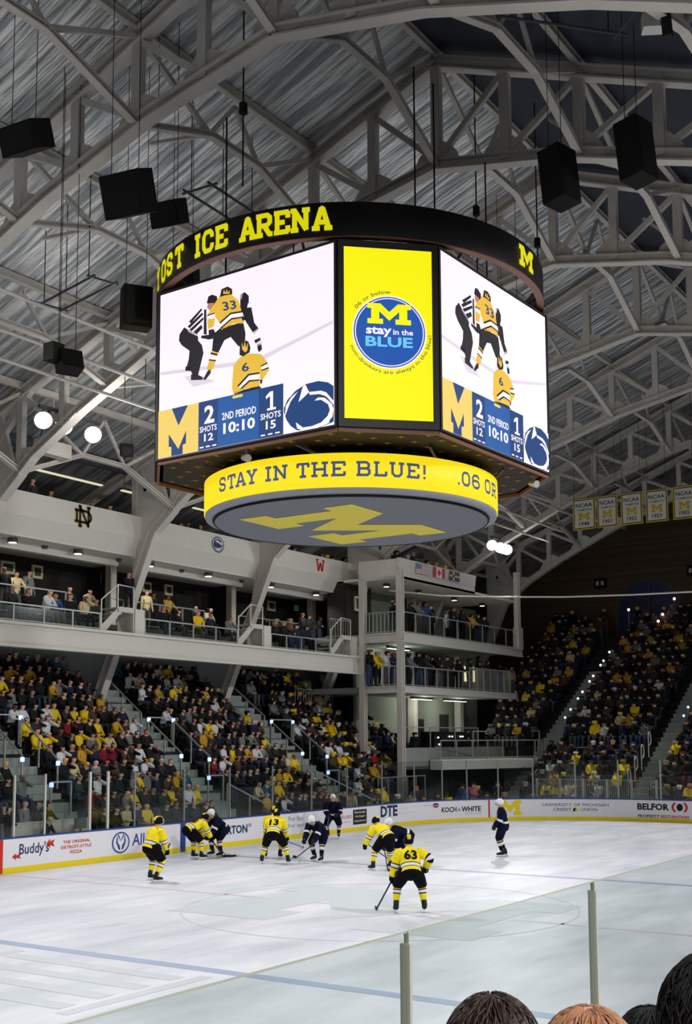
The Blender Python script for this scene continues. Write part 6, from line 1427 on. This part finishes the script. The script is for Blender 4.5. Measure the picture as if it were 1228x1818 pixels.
BPB = [(703, 30.2, 11.85, 'sit_a', 'black', None), (722, 30.3, 11.85, 'sit_c', 'green', None), (732, 30.8, 11.85, 'stand_a', 'charcoal', None), (758, 30.2, 11.85, 'sit_a', 'black', None), (771, 30.4, 11.85, 'sit_a', 'gold', None), (788, 30.3, 11.85, 'sit_a', 'yellow', 'yellow'), (801, 30.3, 11.85, 'sit_a', 'black', None),
 (698, 30.6, 9.02, 'stand_a', 'black', None), (728, 29.75, 9.02, 'stand_b', 'black', None), (742, 29.75, 9.02, 'stand_c', 'grey', None), (753, 29.8, 9.02, 'stand_b', 'blue', None), (762, 30.1, 9.02, 'stand_a', 'black', None), (794, 30.2, 9.02, 'stand_a', 'white', None), (803, 29.75, 9.02, 'stand_c', 'black', None), (819, 29.75, 9.02, 'stand_b', 'black', None), (835, 29.8, 9.02, 'stand_b', 'gold', None), (846, 29.75, 9.02, 'stand_a', 'black', 'black'), (857, 29.75, 9.02, 'stand_b', 'black', None),
 (655, 31.0, 6.42, 'stand_b', 'black', None), (668, 30.7, 6.42, 'stand_b', 'yellow', None), (686, 30.2, 6.42, 'stand_c', 'white', None), (697, 30.0, 6.42, 'stand_b', 'navy', None), (724, 29.8, 6.42, 'stand_b', 'grey', None), (740, 29.8, 6.42, 'stand_a', 'black', None), (752, 29.8, 6.42, 'stand_b', 'charcoal', None), (763, 30.1, 6.42, 'stand_a', 'black', None), (775, 29.8, 6.42, 'stand_c', 'black', 'black'), (790, 29.8, 6.42, 'stand_b', 'charcoal', None), (800, 30.0, 6.42, 'stand_a', 'black', None), (811, 29.8, 6.42, 'stand_b', 'black', 'black'), (830, 29.9, 6.42, 'stand_c', 'charcoal', None), (847, 29.9, 6.42, 'stand_a', 'black', None), (862, 30.0, 6.42, 'stand_a', 'charcoal', None), (882, 29.9, 6.42, 'stand_b', 'black', 'black'), (893, 30.3, 6.42, 'stand_a', 'red', None), (904, 29.9, 6.42, 'stand_a', 'tan', None),
 (733, 30.3, 2.55, 'stand_a', 'black', None), (787, 31.2, 2.55, 'stand_a', 'brown', None), (800, 31.6, 2.55, 'stand_c', 'black', None), (825, 30.2, 2.75, 'stand_c', 'black', 'black')]
FL = {8.45: 'on the suite platform', 7.95: 'in the front balcony row', 8.9: 'on the little balcony stair landing', 11.95: 'behind the white fascia top', 11.85: 'above the flag fascia', 9.02: 'on the upper flag balcony', 6.42: 'on the middle flag balcony', 2.55: 'on the lowest floor under the flags', 2.75: 'beside the press table'}
NUMW = ['first', 'second', 'third', 'fourth', 'fifth', 'sixth', 'seventh', 'eighth', 'ninth', 'tenth', 'eleventh', 'twelfth', 'thirteenth', 'fourteenth', 'fifteenth', 'sixteenth', 'seventeenth', 'eighteenth', 'nineteenth', 'twentieth', 'twenty-first', 'twenty-second']
cn = {}
for (x, Y, z, kd, top, cap) in sorted(BP, key=lambda q: q[0])+sorted(BPB, key=lambda q: q[0]):
    X = at_y(x, 1060, Y).x; cn[z] = cn.get(z, 0)+1
    add((X, Y, z), -95, kd, top, cap=cap, place='%s along %s' % (NUMW[cn[z]-1], FL[z]), group='people on the balconies', jit=20)
# people standing behind the glass round the corner, and in the box by the red gate
for k, (x, off, kd, top, cap) in enumerate(((624, 1.3, 'stand_a', 'cream', None), (638, 1.2, 'stand_a', 'black', 'white'), (612, 1.6, 'stand_c', 'charcoal', None), (661, 1.0, 'sit_a', 'yellow', None), (729, 1.2, 'sit_a', 'tan', None), (739, 1.6, 'stand_a', 'black', 'orange'), (753, 1.0, 'sit_a', 'black', 'black'), (706, 1.1, 'sit_a', 'charcoal', 'white'), (779, 1.2, 'sit_a', 'charcoal', None), (793, 1.2, 'sit_c', 'yellow', None), (821, 1.5, 'stand_a', 'blue', None), (839, 1.6, 'stand_c', 'pink', None), (848, 1.7, 'stand_a', 'charcoal', 'yellow'), (862, 1.0, 'sit_a', 'black', None), (883, 1.5, 'stand_c', 'black', None), (896, 1.0, 'sit_a', 'brown', None), (933, 1.8, 'stand_a', 'charcoal', None), (944, 1.1, 'sit_a', 'charcoal', None), (578, 1.4, 'stand_c', 'black', None), (970, 1.3, 'sit_a', 'black', None), (1015, 1.3, 'sit_c', 'charcoal', None))):
    lo, hi = 0.0, 45.0
    for _ in range(40):
        s_ = (lo+hi)/2
        b_ = bp(s_, -off)
        if px_of((b_[0], b_[1], 1.2))[0] < x: lo = s_
        else: hi = s_
    b_ = bp(lo, -off); add((b_[0], b_[1], -.06), math.degrees(math.atan2(YC0-b_[1], XC0-b_[0])), kd, top, cap=cap, place='%s along behind the corner glass at ice level' % NUMW[k], group='people behind the corner glass', jit=30)
for k, (x, Y, kd, top, hr, w) in enumerate(((14, 28.75, 'stand_c', 'black', None, 'nearest the boards in the red gate box'), (78, 28.75, 'sit_b', 'charcoal', HAIR[4], 'bending over in the box behind the script advert'), (43, 29.4, 'stand_a', 'grey', None, 'standing behind the box by the thin posts'), (66, 29.6, 'stand_d', 'black', None, 'at the back of the box, hand raised'), (85, 29.6, 'stand_b', 'black', None, 'pointing from the back of the box'), (6, 29.8, 'stand_a', 'charcoal', None, 'at the very end of the red gate box'))):
    X = at_y(x, 1440, Y).x; add((X, Y, .15), -60, kd, top, hair=hr, place=w, group='people in the box behind the boards', jit=15)
# end stand
for r in range(21):
    x = 55.0+.86*r+.40; z = .40+.50*r; y = 13.5; n = 0
    while y < (25.9 if r < 5 else 29.9+(x-59.4)*.12):
        y += .56; n += 1
        if any(abs(y-a) < .78 for a in (26.75, 20.1)): continue
        if r == 5 and y > 21: continue
        if rnd.random() < (.06 if r > 5 else .16): continue
        q = px_of((x, y, z+1))
        if q[0] > 1255: continue
        add((x+rnd.uniform(-.05, .05), y+rnd.uniform(-.06, .06), z), 180+rnd.uniform(-10, 10), rnd.choice(KINDS_[:4] if r < 19 or rnd.random() < .5 else KINDS_[4:]), rtop() if r < 12 else rnd.choice(['black', 'charcoal', 'navy', 'black', 'brown', 'gold', 'grey', rtop()]), cap=rcap(), place='end stand row %d seat %d' % (r+1, n), group='spectators in the end stand')
CAND.sort(key=lambda c: c[0])
N_SINGLE = 300-len(SK)-4
for c in CAND[:N_SINGLE]:
    z, pos, hd, kd, sc, sk_, hr, tp, lg, lab, grp = c
    o = bpy.data.objects.new('person', PM[kd]); C.objects.link(o)
    o.location = pos; o.rotation_euler = (0, 0, math.radians(hd)); o.scale = (sc, sc, sc)
    for i, m_ in enumerate((sk_, hr, tp, lg)):
        o.material_slots[i].link = 'OBJECT'; o.material_slots[i].material = m_
    tag(o, lab, 'person', grp)
# everyone farther away: one mass of small figures
allm = []; idx = {}
vs, fs, ms = [], [], []
for c in CAND[N_SINGLE:]:
    z, pos, hd, kd, sc, sk_, hr, tp, lg, lab, grp = c
    me = PL_[kd]; a = math.radians(hd); cs, sn = math.cos(a)*sc, math.sin(a)*sc; o0 = len(vs)
    for v in me.vertices: vs.append((pos[0]+cs*v.co.x-sn*v.co.y, pos[1]+sn*v.co.x+cs*v.co.y, pos[2]+sc*v.co.z))
    mm = []
    for m_ in (sk_, hr, tp, lg):
        if m_.name not in idx: idx[m_.name] = len(allm); allm.append(m_)
        mm.append(idx[m_.name])
    for p in me.polygons: fs.append(tuple(o0+i for i in p.vertices)); ms.append(mm[p.material_index])
if vs:
    me = bpy.data.meshes.new('seated_crowd'); me.from_pydata(vs, [], fs)
    for m_ in allm: me.materials.append(m_)
    me.polygons.foreach_set('material_index', ms); me.polygons.foreach_set('use_smooth', [True]*len(fs))
    o = bpy.data.objects.new('seated_crowd', me); C.objects.link(o)
    tag(o, 'dense dark crowd of seated spectators filling the end stand and upper rows', 'crowd', None, 'stuff')
# ------------------------------------------------------------------ heads of the people just in front
m = MB(); m.bx(-5, 8, -4, 1.35, 1.2, 1.78); m.build('floor_near_stand', CONC, kind='structure')
m = MB(); m.bx(-5, 8, -4, .75, 1.78, 2.0); m.build('floor_near_stand.001', CONC, kind='structure')
def near_person(px, py, r, wide, hairm, skinm, top, label, hair_r=1.0, kind='sit_a', yaw=36, strandm=None):
    top_p = at_r(px, py, r); J, E_ = pose(kind); hc = J['head'][0]; s = 1.0
    zt = hc.z+.165; base = Vector((top_p.x, top_p.y, top_p.z-zt)); a = math.radians(yaw); cs, sn = math.cos(a), math.sin(a)
    base -= Vector((cs*hc.x, sn*hc.x, 0))
    t = thing('person', label, 'person', base, 'people in the row in front')
    R_ = lambda v: Vector((cs*v.x-sn*v.y, sn*v.x+cs*v.y, v.z))
    me = skin_body({k: (R_(p), q) for k, (p, q) in J.items()}, E_, 'pelvis', 2); me.materials.append(skinm)
    b = bpy.data.objects.new('body', me); C.objects.link(b); b.parent = t; WL[b.name] = Vector(base)
    m = MB(); m.smooth = True; H = base+R_(hc)
    rings = []
    for e in (-.95, -.6, -.25, .1, .45, .8, 1.1, 1.35, 1.52):
        ring = []
        for j in range(40):
            an = 2*PI*j/40; lift = max(0, math.cos(an)-.2)*.75
            ee = max(e, min(1.0, -.1+lift)) if math.cos(an) > .2 else e
            k = 1+.012*math.sin(an*9+e*7)*math.cos(e)
            ring.append(H+R_(Vector((.112*k*math.cos(an)*math.cos(ee)-.012, .092*k*hair_r*math.sin(an)*math.cos(ee), .125*k*math.sin(ee)+.04))))
        rings.append(ring)
    m.loft(rings, True); m.build('hair', hairm, t)
    # strands combed back over the scalp
    m = MB(); m.smooth = True; rr = random.Random(int(px))
    def SC(an, e, k): return H+R_(Vector((.112*k*math.cos(an)*math.cos(e)-.012, .092*k*hair_r*math.sin(an)*math.cos(e), .125*k*math.sin(e)+.04)))
    for q in range(520):
        an = rr.uniform(0, 2*PI); e = rr.uniform(.1, 1.5); dA = rr.uniform(-.35, .35); dE = -rr.uniform(.25, .55); lift_ = rr.uniform(1.0, 1.025)
        P_ = [SC(an+dA*f, max(-.6, e+dE*f), lift_+.006*math.sin(PI*f)+(.01 if f == 1 else 0)) for f in (0, .33, .66, 1)]
        m.sweep(P_, [.0016, .0024, .002, .0008], 4)
    m.build('hair_strands', strandm or hairm, t, kind='stuff')
    m = MB()
    for s_ in (-1, 1): m = MB(); m.ball(H+R_(Vector((.0, .094*s_, -.0))), (.022, .012, .034), 8, 6, a); m.build('ear', skinm, b)
    m = MB(); m.smooth = True
    def trg(z, w, d, x): return [base+R_(Vector((x+d*math.cos(2*PI*j/16), w*math.sin(2*PI*j/16), z))) for j in range(16)]
    m.loft([trg(.45, .2, .17, 0), trg(.7, .21, .17, .01), trg(.92, .24, .17, 0), trg(1.03, .2, .12, 0), trg(1.09, .085, .08, .01)], True)
    for k in 'lr': tube_m(m, [base+R_(J['sh'+k][0]), base+R_(J['el'+k][0]), base+R_(J['wr'+k][0])], [(0, .085, 0), (.3, .075, 0), (.6, .062, 0), (1, .05, 0)], 10)
    m.build('jacket', TOPM[top], t)
HAIR_D = mat('short dark hair', (34, 24, 22), .6, var=.35, scale=60, bump=.4); HAIR_R = mat('thin reddish blond hair', (186, 142, 112), .55, var=.3, scale=50, bump=.3)
near_person(872, 1763, 2.25, .17, HAIR_D, SKIN, 'black', 'person with short dark hair in the row just in front', 1.05, strandm=mat('dark strands', (52, 38, 34), .4))
near_person(1042, 1786, 2.0, .17, mat('pink scalp', (218, 160, 138), .5, var=.1), mat('pale skin', (226, 180, 154)), 'black', 'person with thinning reddish blond hair in the row just in front', 1.0, strandm=mat('reddish blond strands', (160, 112, 80), .5))
near_person(1152, 1786, 2.9, .15, HAIR[1], SKIN, 'black', 'person whose dark head shows just beyond the reddish blond one', 1.0)
near_person(1262, 1690, 2.2, .2, HAIR[1], SKIN, 'navy', 'person in dark clothes cut by the frame edge beside the near glass', 1.05)
# ------------------------------------------------------------------ the timekeepers' box behind the boards
t = thing('penalty_bench_wall', 'low white back wall of the box behind the script advert', 'partition', (27.0, 29.9, 0))
m = MB(); m.bx(24.6, 28.3, 29.0, 29.08, -.06, 1.28); m.build('panel', WHITE_P, t)
m = MB(); m.bx(24.6, 28.3, 28.98, 29.1, 1.28, 1.33); m.build('cap', STEEL, t)
m = MB(); m.bx(22.5, 29.0, 27.9, 29.6, -.06, .12); m.build('floor_box', CONC_D, kind='structure')
t = thing('monitor', 'grey computer monitor on the box bench behind the red slogan advert', 'monitor', (27.0, 28.1, .94))
m = MB(); m.bx(26.75, 27.25, 28.10, 28.15, 1.08, 1.42); m.build('casing', STEEL_D, t)
m = MB(); m.bx(26.78, 27.22, 28.151, 28.158, 1.11, 1.39); m.build('screen', mat('grey blue monitor glass', (96, 104, 116), .3), t)
m = MB(); m.bx(26.97, 27.03, 28.10, 28.14, .96, 1.08); m.bx(26.85, 27.15, 28.02, 28.2, .94, .97); m.build('stand', BLACK, t)
t = thing('box_bench', 'dark counter along the box behind the boards', 'counter', (26, 28.4, .12))
m = MB(); m.bx(24.4, 28.2, 27.95, 28.22, .90, .94); m.build('worktop', STEEL_D, t)
for x in (24.5, 26.3, 28.1): m = MB(); m.bx(x-.03, x+.03, 28.0, 28.2, .12, .90); m.build('leg', STEEL_D, t)
t = thing('folded_chair', 'yellow and black chair beside the monitor in the box', 'chair', (27.6, 28.9, .12))
m = MB(); m.bx(27.4, 27.85, 28.78, 28.83, .75, 1.22); m.build('backrest', YEL, t)
m = MB(); m.bx(27.4, 27.85, 28.5, 28.85, .55, .6); m.build('seat', BLACK, t)
for x in (27.43, 27.82):
    for y in (28.53, 28.81): m = MB(); m.bx(x-.015, x+.015, y-.015, y+.015, .12, .55); m.build('leg', BLACK, t)
